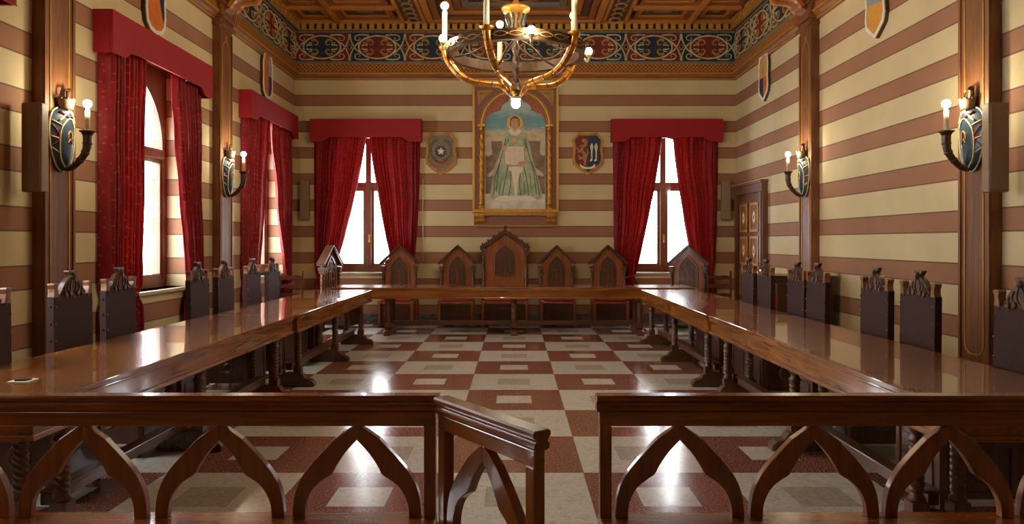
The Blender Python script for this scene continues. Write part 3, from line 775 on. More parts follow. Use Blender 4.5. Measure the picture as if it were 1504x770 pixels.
b = MB(); b.prism(P([(170,555),(185,545),(205,570),(260,590),(330,590),(375,570),(385,545),(410,560),(400,600),(340,620),(250,620),(190,595)]), -.052, -.038, 'white_paint'); b.build('crescent', root)

def side_shield(label, loc, rot, regions, pointed):
    root = empty('heraldic_shield', label, 'shield', loc, rot)
    if pointed: out = [(-.20,.36),(-.12,.38),(0,.42),(.12,.38),(.20,.36),(.235,.20),(.215,0),(.235,-.15),(.20,-.26),(.09,-.34),(0,-.40),(-.09,-.34),(-.20,-.26),(-.235,-.15),(-.215,0),(-.235,.20)]
    else: out = [(-.18,.36),(0,.42),(.18,.36),(.24,.2),(.23,0),(.24,-.16),(.21,-.30),(.13,-.37),(0,-.395),(-.13,-.37),(-.21,-.30),(-.24,-.16),(-.23,0),(-.24,.2)]
    inn = [(a*.84, c*.88) for a, c in out]
    b = MB(); b.prism(out, -.045, 0, 'bronze'); b.build('shield_board', root, .004)
    b = MB(); n = len(out)
    for k in range(n): j = (k+1) % n; b.prism([out[k], out[j], inn[j], inn[k]], -.058, -.045, 'white_paint')
    b.build('white_border', root)
    b = MB()
    # clip the inner outline by half-planes for each region
    for m_, planes in regions:
        poly = list(inn)
        for (nx, nz, d) in planes:      # keep nx*x+nz*z <= d
            res = []
            for k in range(len(poly)):
                A, B = poly[k], poly[(k+1) % len(poly)]
                fa, fb = nx*A[0]+nz*A[1]-d, nx*B[0]+nz*B[1]-d
                if fa <= 0: res.append(A)
                if fa*fb < 0: t = fa/(fa-fb); res.append((A[0]+(B[0]-A[0])*t, A[1]+(B[1]-A[1])*t))
            poly = res
            if len(poly) < 3: break
        if len(poly) >= 3: b.prism(poly, -.050, -.044, m_)
    b.build('painted_field', root); return root
side_shield('shield split diagonally orange and blue above the middle left window', (XL, 8.52, 4.28), RL, [('orange', [(.9,.35,.09)]), ('deep_blue', [(-.9,-.35,-.09)])], False)
side_shield('narrow orange, grey and blue shield above the far left window', (XL, 12.40, 4.28), RL, [('orange', [(1,0,.04)]), ('grey_blue', [(-1,0,-.04),(0,-1,0)]), ('deep_blue', [(-1,0,-.04),(0,1,0)])], False)
side_shield('ochre shield with grey cross band high on the right wall', (XR, 8.56, 4.25), RR, [('yellow', [(-.15,-1,-.16)]), ('grey_blue', [(.15,1,.16),(-.15,-1,.0)]), ('yellow', [(.15,1,.0)])], True)
side_shield('quartered ochre, red and blue shield on the right wall near the corner', (XR, 12.40, 4.25), RR, [('yellow', [(1,0,-.04),(0,-1,0)]), ('grey_blue', [(-1,0,.04),(1,0,.03),(0,-1,0)]), ('yellow', [(-1,0,-.03),(0,-1,0)]), ('deep_blue', [(1,0,-.0),(0,1,0)]), ('orange', [(-1,0,.0),(0,1,0)])], True)

# ------------------------------------------------------------------ framed painting
PR = empty('framed_painting', 'tall painting of a haloed robed figure with open book in gilded arched frame', 'painting', (.026, YB, 0), 0)
Q = lambda pts: [((u-240)/3.58/78, 1.52+(355-120-v/3.58)/78) for u, v in pts]
q1 = lambda u, v: Q([(u, v)])[0]
b = MB()
(xa, za), (xb, zb_) = q1(18, 690), q1(462, 20)
b.box(xa, xb, -.03, 0, za, zb_, 'pframe')
for (u0, v0, u1, v1) in ((14,14,26,690),(456,14,468,690),(14,8,468,22)):
    (x0, z1), (x1, z0) = q1(u0, v0), q1(u1, v1); b.box(x0, x1, -.05, 0, z0, z1, 'gold_line')
b.build('frame_board', PR)
arch = [(75,236)]+[(75,225)]+[(240-165*math.cos(t), 225-160*math.sin(t)) for t in [PI*i/20 for i in range(1, 20)]]+[(405,225),(405,236)]
b = MB()
sky = [(78,300),(78,225),(88,190),(110,168),(140,158),(162,150),(168,128),(185,112),(200,105),(215,75),(240,68),(265,75),(280,105),(300,112),(318,128),(325,150),(345,160),(372,170),(392,195),(398,225),(398,300)]
b.prism(Q(sky), -.036, -.03, 'painted_sky'); 
b.prism(Q([(78,300),(398,300),(398,670),(78,670)]), -.036, -.03, 'ground_paint')
hills = [(78,300)]+catmull([(78,262),(120,268),(150,262),(190,275),(240,262),(290,268),(330,255),(360,262),(398,250)], n=4)+[(398,300)]
b.prism(Q(hills), -.038, -.036, 'hill_paint')
for u, v, w, h in ((120,262,14,14),(145,268,18,10),(330,250,12,22),(350,262,20,10),(300,264,14,10),(170,270,16,9)):
    b.prism(Q([(u,v+h),(u,v),(u+w/2,v-6),(u+w,v),(u+w,v+h)]), -.040, -.038, 'throne_cream')
b.prism(Q([(82,400),(92,300),(112,300),(392,300),(396,400),(396,590),(82,590)]), -.040, -.036, 'throne_paint')
b.prism(Q([(78,290),(110,290),(118,380),(100,395),(78,380)]), -.042, -.038, 'throne_cream'); b.prism(Q([(398,265),(375,275),(368,375),(385,390),(398,380)]), -.042, -.038, 'throne_cream')
b.prism(Q([(92,302),(112,292),(365,292),(385,302),(385,312),(92,312)]), -.043, -.038, 'throne_cream')
b.prism(Q([(92,490),(150,440),(150,470),(110,500),(92,500)]), -.043, -.038, 'throne_cream'); b.prism(Q([(330,440),(388,486),(388,498),(340,490)]), -.043, -.038, 'throne_cream')
b.prism(Q([(78,600),(398,590),(398,672),(78,672)]), -.041, -.038, 'ground_paint')
b.build('painted_background', PR)
b = MB()
robe = catmull([(215,258),(190,275),(172,305),(168,345),(150,400),(128,450),(118,510),(112,560),(108,600),(120,618),(150,610),(190,600),(240,598),(300,600),(340,618),(380,612),(372,560),(352,480),(328,400),(320,350),(305,300),(285,272),(262,258)], True, 4)
b.prism(Q(robe), -.045, -.04, 'robe')
b.prism(Q(catmull([(205,450),(218,480),(230,540),(238,600),(248,600),(252,540),(262,490),(280,450)], True, 3)), -.047, -.045, 'page')
for st in ([(190,300),(170,380),(150,470),(140,580)], [(200,440),(190,500),(170,600)], [(290,300),(310,380),(335,470),(350,590)], [(285,450),(300,520),(310,600)], [(215,470),(215,540),(205,600)], [(265,480),(262,540),(270,600)], [(160,420),(135,500),(125,600)], [(325,420),(350,500),(368,600)]):
    b.stroke(Q(catmull(st, n=5)), .016, -.048, -.044, 'robe_dark')
for st in ([(175,480),(160,540),(155,600)], [(315,480),(322,540),(330,600)], [(205,300),(185,340)], [(280,300),(300,350)], [(145,470),(150,520),(135,570)], [(290,520),(285,560),(292,590)]):
    b.stroke(Q(catmull(st, n=5)), .034, -.0465, -.044, 'robe_green')
b.prism(Q(catmull([(130,618),(180,598),(240,606),(300,598),(350,622),(300,632),(240,622),(180,632)], True, 4)), -.049, -.045, 'page')
b.build('painted_robe', PR)
b = MB()
b.prism(Q([(237+43*math.cos(t), 218+42*math.sin(t)) for t in [2*PI*i/28 for i in range(28)]]), -.046, -.038, 'halo')
b.stroke(Q([(237+43*math.cos(t), 218+42*math.sin(t)) for t in [2*PI*i/28 for i in range(28)]]), .01, -.048, -.044, 'gold_line', True)
b.prism(Q(catmull([(205,255),(222,248),(252,248),(270,257),(262,275),(238,285),(214,275)], True, 4)), -.050, -.045, 'page')
b.prism(Q(catmull([(212,212),(216,192),(237,180),(258,192),(262,212),(258,235),(216,235)], True, 4)), -.050, -.046, 'hair')
b.prism(Q(catmull([(217,212),(222,198),(237,194),(252,198),(257,212),(254,238),(245,256),(237,262),(229,256),(220,238)], True, 4)), -.053, -.046, 'skin')
for st in ([(222,212),(228,208),(234,212)], [(241,212),(247,208),(253,212)], [(237,214),(235,230),(240,232)], [(230,244),(237,242),(245,244)], [(221,205),(228,201),(235,205)], [(240,205),(247,201),(254,205)]):
    b.stroke(Q(st), .006, -.055, -.05, 'skin_shade')
b.build('painted_head', PR)
b = MB()
b.prism(Q([(182,345),(232,340),(237,335),(242,340),(285,345),(288,420),(240,440),(185,432)]), -.052, -.045, 'page')
b.stroke(Q([(182,345),(185,434),(238,442),(288,422),(285,345)]), .008, -.053, -.045, 'salmon')
b.stroke(Q([(236,342),(237,438)]), .006, -.053, -.05, 'page_ink')
for k in range(6):
    for u in (192, 246): b.stroke(Q([(u, 358+k*11), (u+34, 357+k*11)]), .005, -.053, -.05, 'page_ink')
b.prism(Q(catmull([(168,345),(178,336),(190,340),(194,356),(186,366),(174,362)], True, 3)), -.055, -.045, 'skin')
b.prism(Q(catmull([(252,428),(272,418),(290,420),(298,434),(286,444),(262,440)], True, 3)), -.055, -.045, 'skin')
for k in range(4): b.stroke(Q([(256+k*9, 432), (262+k*9, 424)]), .004, -.057, -.05, 'skin_shade')
for k in range(12):
    t = 2*PI*k/12; b.stroke(Q([(233,308), (233+22*math.cos(t), 308+20*math.sin(t))]), .006, -.050, -.044, 'halo')
b.prism(Q([(233+11*math.cos(t), 308+11*math.sin(t)) for t in [2*PI*i/14 for i in range(14)]]), -.052, -.044, 'halo')
b.build('painted_book', PR)
b = MB()
for r, m_, w, d in ((178,'gold',.03,.075), (168,'frieze_gold',.02,.06), (188,'gold_line',.008,.05)):
    b.stroke(Q([(240-r*math.cos(t), 232-(r+2)*math.sin(t)) for t in [PI*i/28 for i in range(29)]]), w, -d, -.03, m_)
b.build('gilded_arch', PR)
for sx in (-1, 1):
    b = MB()
    tri = [(240+sx*200, 48),(240+sx*120, 48),(240+sx*165, 80),(240+sx*194, 126)]
    b.prism(Q(tri), -.04, -.03, 'orange' if 0 else 'frieze_gold'); b.stroke(Q(tri), .012, -.045, -.03, 'gold_line', True)
    b.stroke(Q([(240+sx*185,62),(240+sx*150,60)]), .012, -.048, -.04, 'frieze_red')
    # the pink spandrel between the trefoil and the arch
    sp = [(240+sx*162,225)]+[(240+sx*162*math.cos(t), 228-158*math.sin(t)) for t in [PI/2*i/10 for i in range(0, 9)]]+[(240+sx*42,108),(240+sx*62,112),(240+sx*80,130),(240+sx*86,150),(240+sx*108,160),(240+sx*132,170),(240+sx*152,192)]
    b.prism(Q(sp), -.044, -.036, 'salmon')
    b.build('spandrel', PR)
for sx in (-1, 1):
    (cx, z1), (_, z0) = q1(240+sx*178, 255), q1(0, 655)
    b = MB(); b.twist(cx, -.075, z0+.03, z1-.02, .044, 'gold', 9, 2, .2, 14, 130)
    b.lathe([(.05,z0-.03),(.05,z0),(.038,z0+.01),(.036,z0+.04)], 'gold', (cx,-.075,0)); b.box(cx-.05, cx+.05, -.12, -.03, z0-.06, z0-.03, 'gold')
    b.lathe([(.034,z1-.02),(.05,z1+.01),(.04,z1+.03),(.065,z1+.06)], 'gold', (cx,-.075,0)); b.box(cx-.075, cx+.075, -.13, -.03, z1+.06, z1+.10, 'gold')
    b.build('twisted_column', PR)
b = MB()
(x0, z1), (x1, z0) = q1(18, 672), q1(466, 690); b.box(x0, x1, -.14, 0, z0, z1, 'gold'); 
(x0, z1), (x1, z0) = q1(24, 690), q1(460, 705); b.box(x0, x1, -.11, 0, z0, z1, 'frieze_gold')
for k in range(38): a = x0+.14+k*(x1-x0-.28)/38; b.box(a, a+.02, -.125, -.11, z0, z1, 'gold_line')
(x0, z1), (x1, z0) = q1(22, 705), q1(460, 757); b.box(x0, x1, -.05, 0, z0, z1, 'pframe'); b.box(x0, x1, -.07, 0, z0-.02, z0, 'gold_line')
b.build('frame_ledge', PR, .004)
for sx in (-1, 1):
    cx, zt = q1(240+sx*186, 700); b = MB()
    b.prism([(-.0,zt+.02),(-.13,zt+.02),(-.13,zt-.03),(-.09,zt-.08),(-.11,zt-.12),(-.06,zt-.17),(0,zt-.18)], cx-.085, cx+.085, 'gold', 'yz')
    for d in (-.05, 0, .05): b.box(cx+d-.012, cx+d+.012, -.138, -.09, zt-.06, zt, 'frieze_gold')
    b.build('gilded_bracket', PR, .004)

# ------------------------------------------------------------------ door in the right wall (front faces -x)
DR = sempty('door_1', (XR, 13.10, 0), RR)
b = MB()
for x0, x1 in ((-.78,-.60),(.60,.78)): b.box(x0, x1, -.09, 0, 0, 2.36, 'wood_door'); b.box(x0+.04, x1-.04, -.105, -.09, 0, 2.36, 'wood_door')
b.box(-.78, .78, -.10, 0, 2.36, 2.52, 'wood_door'); b.box(-.81, .81, -.13, 0, 2.50, 2.55, 'wood_door'); b.build('door_frame', DR, .006)
b = MB(); b.box(-.60, .60, -.05, 0, 0, 2.36, 'wood_door'); lf = b.build('door_leaf', DR)
for cx in (-.29, .29):
    for k, z in enumerate((1.94, 1.36, .78, .28)):
        h = .25 if k < 3 else .2; w = .22
        b = MB(); b.box(cx-w, cx+w, -.065, -.05, z-h, z+h, 'wood_frame')
        for (a, c, e, f) in ((-w,w,h-.04,h),(-w,w,-h,-h+.04),(-w,-w+.04,-h+.04,h-.04),(w-.04,w,-h+.04,h-.04)): b.box(cx+a, cx+c, -.078, -.065, z+e, z+f, 'gold')
        b.prism([(cx+.075*math.cos(t), z+.11*math.sin(t)) for t in [2*PI*i/20 for i in range(20)]], -.075, -.065, 'gold_line')
        b.prism([(cx+.045*math.cos(t), z+.075*math.sin(t)) for t in [2*PI*i/20 for i in range(20)]], -.080, -.075, 'cream_paint')
        b.prism([(cx+.02*math.cos(t), z+.04*math.sin(t)) for t in [2*PI*i/12 for i in range(12)]], -.084, -.080, 'bronze')
        b.build('door_panel', lf)
b = MB(); b.lathe([(.012,-.12),(.012,-.05)], 'gold', (.54,0,1.05), 'y'); b.box(.44, .555, -.135, -.115, 1.04, 1.06, 'gold'); b.build('door_handle', lf, .003)

# ------------------------------------------------------------------ chandelier
CH = empty('chandelier', 'large round gilded horn chandelier with lit candle bulbs hanging from the ceiling', 'chandelier', (.02, 8.53, 0), 0)
zh = 3.23
b = MB(); b.lathe([(.03,zh-.06),(.075,zh-.04),(.085,zh),(.07,zh+.04),(.05,zh+.06),(.06,zh+.09),(.03,zh+.11)], 'bronze'); hub = b.build('lower_hub', CH)
b = MB(); b.lathe([(.045,zh-.05),(.06,zh-.055),(.055,zh-.09),(.03,zh-.10)], 'white_paint'); b.build('bulb_socket', hub)
b = MB(); b.sphere((0,0,zh-.135), .05, 'bulb_chandelier', 16); b.build('bulb', hub)
b = MB(); b.twist(0, 0, zh+.1, 3.86, .032, 'bronze', 4, 2, .3, 14, 60); b.build('twisted_shaft', CH)
b = MB(); b.lathe([(.04,3.84),(.10,3.87),(.13,3.90),(.10,3.93),(.075,4.0),(.085,4.07),(.12,4.13),(.16,4.16),(.165,4.19),(.12,4.21),(.05,4.22),(.02,4.3),(.02,5.60),(.09,5.62),(.12,5.66)], 'gold', seg=20)
for k in range(10):
    t = 2*PI*k/10; b.tube([(.10*math.cos(t), .10*math.sin(t), 3.92), (.085*math.cos(t), .085*math.sin(t), 4.0), (.12*math.cos(t), .12*math.sin(t), 4.11)], .014, 'blue', 6)
b.build('upper_hub', CH)
# wooden wheel ring with inlay
b = MB(); R0, R1 = .72, .79; zr0, zr1 = 3.63, 3.74; seg = 64; vs = []
for k in range(seg):
    t = 2*PI*k/seg
    for r, z in ((R0, zr0), (R1, zr0-.005), (R1+.008, zr1), (R0, zr1)): vs.append((r*math.cos(t), r*math.sin(t), z))
b.add(vs, [(4*k+a, 4*((k+1) % seg)+a, 4*((k+1) % seg)+(a+1) % 4, 4*k+(a+1) % 4) for k in range(seg) for a in range(4)], 'bronze')
for k in range(30):
    t0 = 2*PI*k/30; 
    for ph in (0, 1):
        pth = [((R1+.008)*math.cos(t0+2*PI/30*u), (R1+.008)*math.sin(t0+2*PI/30*u), (zr0+zr1)/2+(.026 if ph else -.026)*math.sin(PI*u*1.0)*(1 if k % 1 == 0 else -1)) for u in [i/6 for i in range(7)]]
        b.tube(pth, .005, 'frieze_gold', 6)
b.build('wheel_ring', CH)
for k in range(6):
    t = 2*PI*(k+.5)/6+.35; c, s_ = math.cos(t), math.sin(t)
    pth = catmull([(.06*c, .06*s_, 3.84), (.30*c, .30*s_, 3.80), (.52*c, .52*s_, 3.70), (.74*c, .74*s_, 3.66)], n=6)
    b = MB(); b.tube(pth, .015, 'black' if 0 else 'bronze', 8, .6); b.build('spoke', CH)
for k in range(5):
    t = math.radians(248+72*k); c, s_ = math.cos(t), math.sin(t)
    prof = catmull([(.05, zh-.04), (.09, zh+.0), (.16, zh+.07), (.32, zh+.10), (.50, zh+.13), (.64, zh+.20), (.74, zh+.31), (.80, zh+.42), (.82, zh+.50)], n=6)
    pth = [(r*c, r*s_, z) for r, z in prof]; n = len(pth); rr = [.022+.026*i/(n-1) for i in range(n)]
    b = MB(); b.tube(pth, rr, 'horn_gold', 14)
    for i in range(6, n-4, 5): b.tube([pth[i], tuple((pth[i][j]*.6+pth[i+1][j]*.4) for j in range(3))], rr[i]+.003, 'bronze', 14)
    b.lathe([(.044,zh+.48),(.06,zh+.51),(.072,zh+.525),(.072,zh+.535),(.02,zh+.535)], 'horn_gold', (.82*c,.82*s_,0)); arm = b.build('horn_arm', CH)
    b = MB(); b.lathe([(.03,zh+.53),(.03,zh+.93),(.02,zh+.945),(.018,zh+.965)], 'candle', (.82*c,.82*s_,0)); cd = b.build('candle', CH)
    b = MB(); b.sphere((.82*c,.82*s_,zh+1.005), .044, 'bulb_chandelier', 16); b.build('bulb', cd)
for ang, dz, zz in ((200, .80, 0), (281, .79, -.06), (17, .84, 0), (140, .78, 0)):
    t = math.radians(ang); c, s_ = math.cos(t)*dz, math.sin(t)*dz
    b = MB(); b.tube(catmull([(c, s_, 3.68+zz), (c*1.04, s_*1.04, 3.64+zz), (c*1.07, s_*1.07, 3.66+zz), (c*1.07, s_*1.07, 3.70+zz)], n=4), .012, 'cream_paint', 8)
    b.lathe([(.02,3.69+zz),(.036,3.715+zz),(.03,3.73+zz)], 'cream_paint', (c*1.07, s_*1.07, 0)); sk = b.build('ring_socket', CH)
    if ang != 140:
        b = MB(); b.sphere((c*1.07, s_*1.07, 3.765+zz), .042, 'bulb_chandelier', 14); b.build('bulb', sk)
    else:
        b = MB(); b.sphere((c*1.07, s_*1.07, 3.755+zz), .026, 'bulb_chandelier', 14); b.build('bulb', sk)

# ------------------------------------------------------------------ tables
def trestle(root, cols, foot, y, twistlast=True, axis='x'):
    """a pair of turned columns on a carved foot; cols/foot along local x at depth y"""
    a0, a1 = foot; s = 1 if a1 > a0 else -1; lo, hi = min(a0, a1), max(a0, a1)
    b = MB()
    pts = [(lo,0),(hi,0),(hi,.035),(hi-.03,.07),(hi-.09,.085),(hi-.12,.13),(hi-.19,.15),(lo+.19,.15),(lo+.12,.13),(lo+.09,.085),(lo+.03,.07),(lo,.035)]
    b.prism(pts, y-.05, y+.05, 'wood_carved')
    for e in (lo+.05, hi-.05): b.lathe([(.03,-.054),(.03,.054)], 'wood_carved', (e, y, .045), 'y', 12)
    b.build('trestle_foot', root, .006)
    b = MB(); b.prism([(s*a_, z_) for a_, z_ in ((.065,.575),(.34,.575),(.37,.60),(.37,.745),(.065,.745))], y-.045, y+.045, 'wood_leg'); b.build('trestle_head', root, .005)
    for i, x in enumerate(cols):
        b = MB(); b.box(x-.042, x+.042, y-.042, y+.042, .14, .20, 'wood_leg')
        b.lathe([(.042,.20),(.045,.215),(.03,.235),(.034,.25)], 'wood_leg', (x,y,0))
        b.twist(x, y, .245, .50, .036, 'wood_leg', 5, 3, .1, 18, 60)
        b.lathe([(.034,.495),(.045,.515),(.032,.53),(.03,.55),(.05,.58),(.058,.60)], 'wood_leg', (x,y,0)); b.build('twisted_leg', root)
def side_table(name_y, xin, sgn, label):
    y0, y1, ys = name_y
    root = empty('council_table', label, 'table', (xin, y0, 0), 0, 'long council tables')
    L = y1-y0; w = .88
    X = lambda a: sgn*a
    def bx(b, a, c, yy0, yy1, z0, z1, m): a, c = sorted((X(a), X(c))); b.box(a, c, yy0, yy1, z0, z1, m)
    b = MB(); bx(b, 0, w, 0, L, .745, .78, 'wood_table'); b.build('tabletop', root, .006)
    b = MB(); bx(b, .02, .05, .02, L-.02, .625, .745, 'wood_table'); bx(b, w-.05, w-.02, .02, L-.02, .625, .745, 'wood_table')
    bx(b, .05, w-.05, .02, .05, .625, .745, 'wood_table'); bx(b, .05, w-.05, L-.05, L-.02, .625, .745, 'wood_table')
    bx(b, .005, .055, .005, L-.005, .600, .628, 'wood_table'); bx(b, w-.055, w-.005, .005, L-.005, .600, .628, 'wood_table')
    bx(b, .055, w-.055, .005, .055, .600, .628, 'wood_table'); bx(b, .055, w-.055, L-.055, L-.005, .600, .628, 'wood_table')
    bx(b, .008, .03, .01, L-.01, .728, .745, 'wood_table')
    b.build('apron', root, .005)
    for y in ys: trestle(root, [X(.10), X(.31)], (X(-.08), X(.39)), y-y0)
    b = MB(); bx(b, .18, .24, ys[0]-y0+.04, ys[-1]-y0-.04, .16, .22, 'wood_leg'); bx(b, .165, .255, ys[0]-y0+.04, ys[-1]-y0-.04, .22, .235, 'wood_leg'); b.build('stretcher', root, .005)
    return root
FAR = (7.52, 11.48, (7.84, 9.47, 11.05)); NEAR = (3.42, 7.49, (3.80, 5.45, 7.16))
side_table(FAR, -2.17, -1, 'far left long walnut table with leather chairs behind, ending near the head table')
side_table(NEAR, -2.20, -1, 'near left long walnut table with a small socket plate, behind the balustrade')
side_table(FAR, 1.94, 1, 'far right long walnut table, ending near the head table')
side_table(NEAR, 1.95, 1, 'near right long walnut table in the foreground behind the dark balustrade')
# head table
HT = empty('head_table', 'long walnut head table across the room in front of the gabled thrones', 'table', (0, 12.0, 0), 0)
b = MB(); b.box(-2.95, 2.90, 0, .82, .745, .78, 'wood_table_x'); b.build('tabletop', HT, .006)
b = MB()
b.box(-2.92, 2.87, .02, .05, .60, .745, 'wood_table_x'); b.box(-2.92, 2.87, .77, .80, .60, .745, 'wood_table_x'); b.box(-2.92, -2.89, .05, .77, .60, .745, 'wood_table_x'); b.box(2.84, 2.87, .05, .77, .60, .745, 'wood_table_x')
b.box(-2.93, 2.88, .005, .05, .728, .745, 'wood_table_x'); b.box(-2.93, 2.88, .008, .05, .595, .62, 'wood_table_x'); b.build('apron', HT, .005)
for x in (-2.05, .0, 2.04):
    b = MB(); pts = [(.0,0),(.76,0),(.76,.035),(.73,.07),(.66,.09),(.60,.14),(.16,.14),(.10,.09),(.03,.07),(.0,.035)]
    b.prism(pts, x-.055, x+.055, 'wood_leg', 'yz'); b.build('trestle_foot', HT, .006)
    for y in (.14, .62):
        b = MB(); b.box(x-.05, x+.05, y-.05, y+.05, .12, .20, 'wood_leg'); b.twist(x, y, .20, .52, .044, 'wood_leg', 3, 2, .16 if x == 0 else .05, 14, 44)
        b.lathe([(.044,.515),(.056,.53),(.045,.55),(.06,.58),(.07,.60)], 'wood_leg', (x,y,0)); b.build('turned_leg', HT)
b = MB(); b.box(-2.0, -.05, .34, .42, .14, .21, 'wood_leg'); b.box(.05, 1.99, .34, .42, .14, .21, 'wood_leg'); b.build('stretcher', HT, .005)
# socket plate
b = MB(); b.box(-.055, .055, -.05, .05, 0, .006, 'white_paint'); b.box(-.025, .035, -.03, .02, .006, .014, 'black')
o = b.build('socket_plate', loc=(-2.60, 3.95, .7805)); o['label'] = 'small steel socket plate set in the near left tabletop'; o['category'] = 'socket'

# ------------------------------------------------------------------ leather chairs
def make_chair():
    # local origin: middle of the leather's front plane, projected to the floor
    root = empty('leather_chair', 'leather chair', 'chair', (0,0,0), 0, 'carved leather chairs along the side tables')
    W = .215; F = -.60
    for sx in (-1, 1):
        b = MB(); b.box(sx*W-.022, sx*W+.022, F, F+.045, 0, .46, 'wood_leg'); b.build('front_leg', root, .005)
        b = MB(); b.box(sx*W-.022, sx*W+.022, -.0, .05, 0, .50, 'wood_dark'); b.build('back_post', root, .004)
        o_ = sx*.205
        b = MB(); b.prism([(o_-.028,1.125),(o_+.028,1.125),(o_+.022,1.16),(o_+.018+sx*.004,1.185),(o_+.03+sx*.008,1.215),(o_+.022+sx*.008,1.225),(o_-.022+sx*.008,1.225),(o_-.03+sx*.008,1.215),(o_-.018+sx*.004,1.185),(o_-.022,1.16)], -.004, .046, 'finial_wood'); b.build('finial', root, .004)
        b = MB(); x0, x1 = sorted((sx*(W-.012), sx*(W+.008)))
        b.box(x0, x1, F+.045, 0, .10, .42, 'wood_dark'); xo = sx*(W+.008)
        p, q_ = sorted((xo, xo+sx*.010))
        for (a, c, e, f) in ((F+.045,0,.38,.42),(F+.045,0,.10,.14),(F+.045,F+.08,.14,.38),(-.20,-.165,.14,.38)): b.box(p, q_, a, c, e, f, 'wood_leg' if a == -.20 else 'wood_dark')
        sp = b.build('side_panel', root)
        b = MB(); b.lathe([(.075, 0), (.075, sx*.008), (.06, sx*.011), (.055, sx*.005), (.04, sx*.005), (.03, sx*.011), (.012, sx*.013)], 'wood_dark', (xo, F+.24, .265), 'x', 20); b.build('rosette', sp)
    b = MB(); b.box(-.195, .195, F+.01, F+.03, .10, .42, 'wood_dark'); b.box(-.16, .16, F+.002, F+.01, .14, .38, 'wood_dark'); b.build('front_panel', root)
    b = MB(); b.box(-.235, .235, F-.005, .0, .42, .45, 'wood_dark'); b.build('seat_frame', root, .004)
    b = MB(); b.box(-.20, .20, F+.02, -.01, .45, .49, 'leather'); b.build('seat', root, .018)
    b = MB(); b.prism([(-.008,.50),(.045,.50),(.05,1.13),(-.0,1.13)], -.235, .235, 'leather', 'yz')
    for sx in (-1, 1):
        for k in range(5):
            z = .58+k*.12
            b.sphere((sx*.222, -.007, z), .0075, 'stud', 8); b.sphere((sx*.235, .022, z), .009, 'dark_stud', 8)
    for k in range(5): b.sphere((-.18+.09*k, -.003, 1.115), .0065, 'stud', 8)
    b.build('backrest', root, .005)
    cr = catmull([(-.15,1.12),(-.155,1.15),(-.13,1.17),(-.115,1.20),(-.08,1.235),(-.045,1.255),(-.022,1.265),(-.034,1.28),(-.054,1.298),(-.044,1.31),(0,1.305),(.044,1.31),(.054,1.298),(.034,1.28),(.022,1.265),(.045,1.255),(.08,1.235),(.115,1.20),(.13,1.17),(.155,1.15),(.15,1.12)], n=3)
    b = MB(); b.prism(cr, .006, .042, 'wood_carved')
    for sx in (-1, 1):
        for st in ([(0,1.13),(.035,1.19),(.015,1.25)], [(.02,1.13),(.075,1.18),(.055,1.225)], [(.05,1.125),(.11,1.16),(.095,1.19)], [(.09,1.12),(.14,1.14),(.13,1.155)]):
            b.stroke(catmull([(sx*a, c) for a, c in st], n=4), .013, -.0, .008, 'wood_carved', taper=True)
        b.lathe([(.018,-.012),(.022,-.004),(.022,.008)], 'wood_carved', (sx*.045,0,1.145), 'y', 10)
        b.lathe([(.014,-.012),(.018,-.004),(.018,.008)], 'wood_carved', (sx*.10,0,1.138), 'y', 10)
    b.sphere((0,.004,1.27), .024, 'wood_carved', 8)
    b.build('carved_crest', root)
    return root
CHG = 'carved leather chairs along the side tables'
c0 = make_chair()
LXR, RXR = -3.23, 2.95
left = [(4.56, 'leather chair at the left frame edge, beside the nearest left curtain'),
        (5.47, 'leather chair standing before the nearer left pilaster'),
        (6.14, 'leather chair backing onto the left curtain of the middle left window'),
        (7.70, 'leather chair before the right curtain of the middle left window'),
        (8.40, 'leather chair before the farther left pilaster'),
        (9.30, 'leather chair just right of the farther left pilaster'),
        (10.03, 'leather chair farthest along the left side, nearest the head table')]
right = [(4.34, 'leather chair at the right frame edge, right of the nearer right pilaster'),
         (5.47, 'leather chair just left of the nearer right pilaster'),
         (6.12, 'leather chair second left of the nearer right pilaster against the striped wall'),
         (7.33, 'leather chair right of the low cabinet, nearer of the touching pair'),
         (7.84, 'leather chair right of the low cabinet, farther of the touching pair'),
         (8.77, 'leather chair just left of the low cabinet'),
         (9.42, 'leather chair before the panelled door, farthest on the right side')]
first = True
for lst, x, rot in ((left, LXR, RL), (right, RXR, RR)):
    for k, (y, lab) in enumerate(lst):
        dx = random.uniform(-.012, .012); dr = random.uniform(-.015, .015) if rot == RL else random.uniform(-.006, .006)
        if first: c0.location = (x+dx, y, 0); c0.rotation_euler[2] = rot+dr; c0['label'] = lab; first = False
        else: dup(c0, (x+dx, y, 0), rot+dr, lab, CHG)

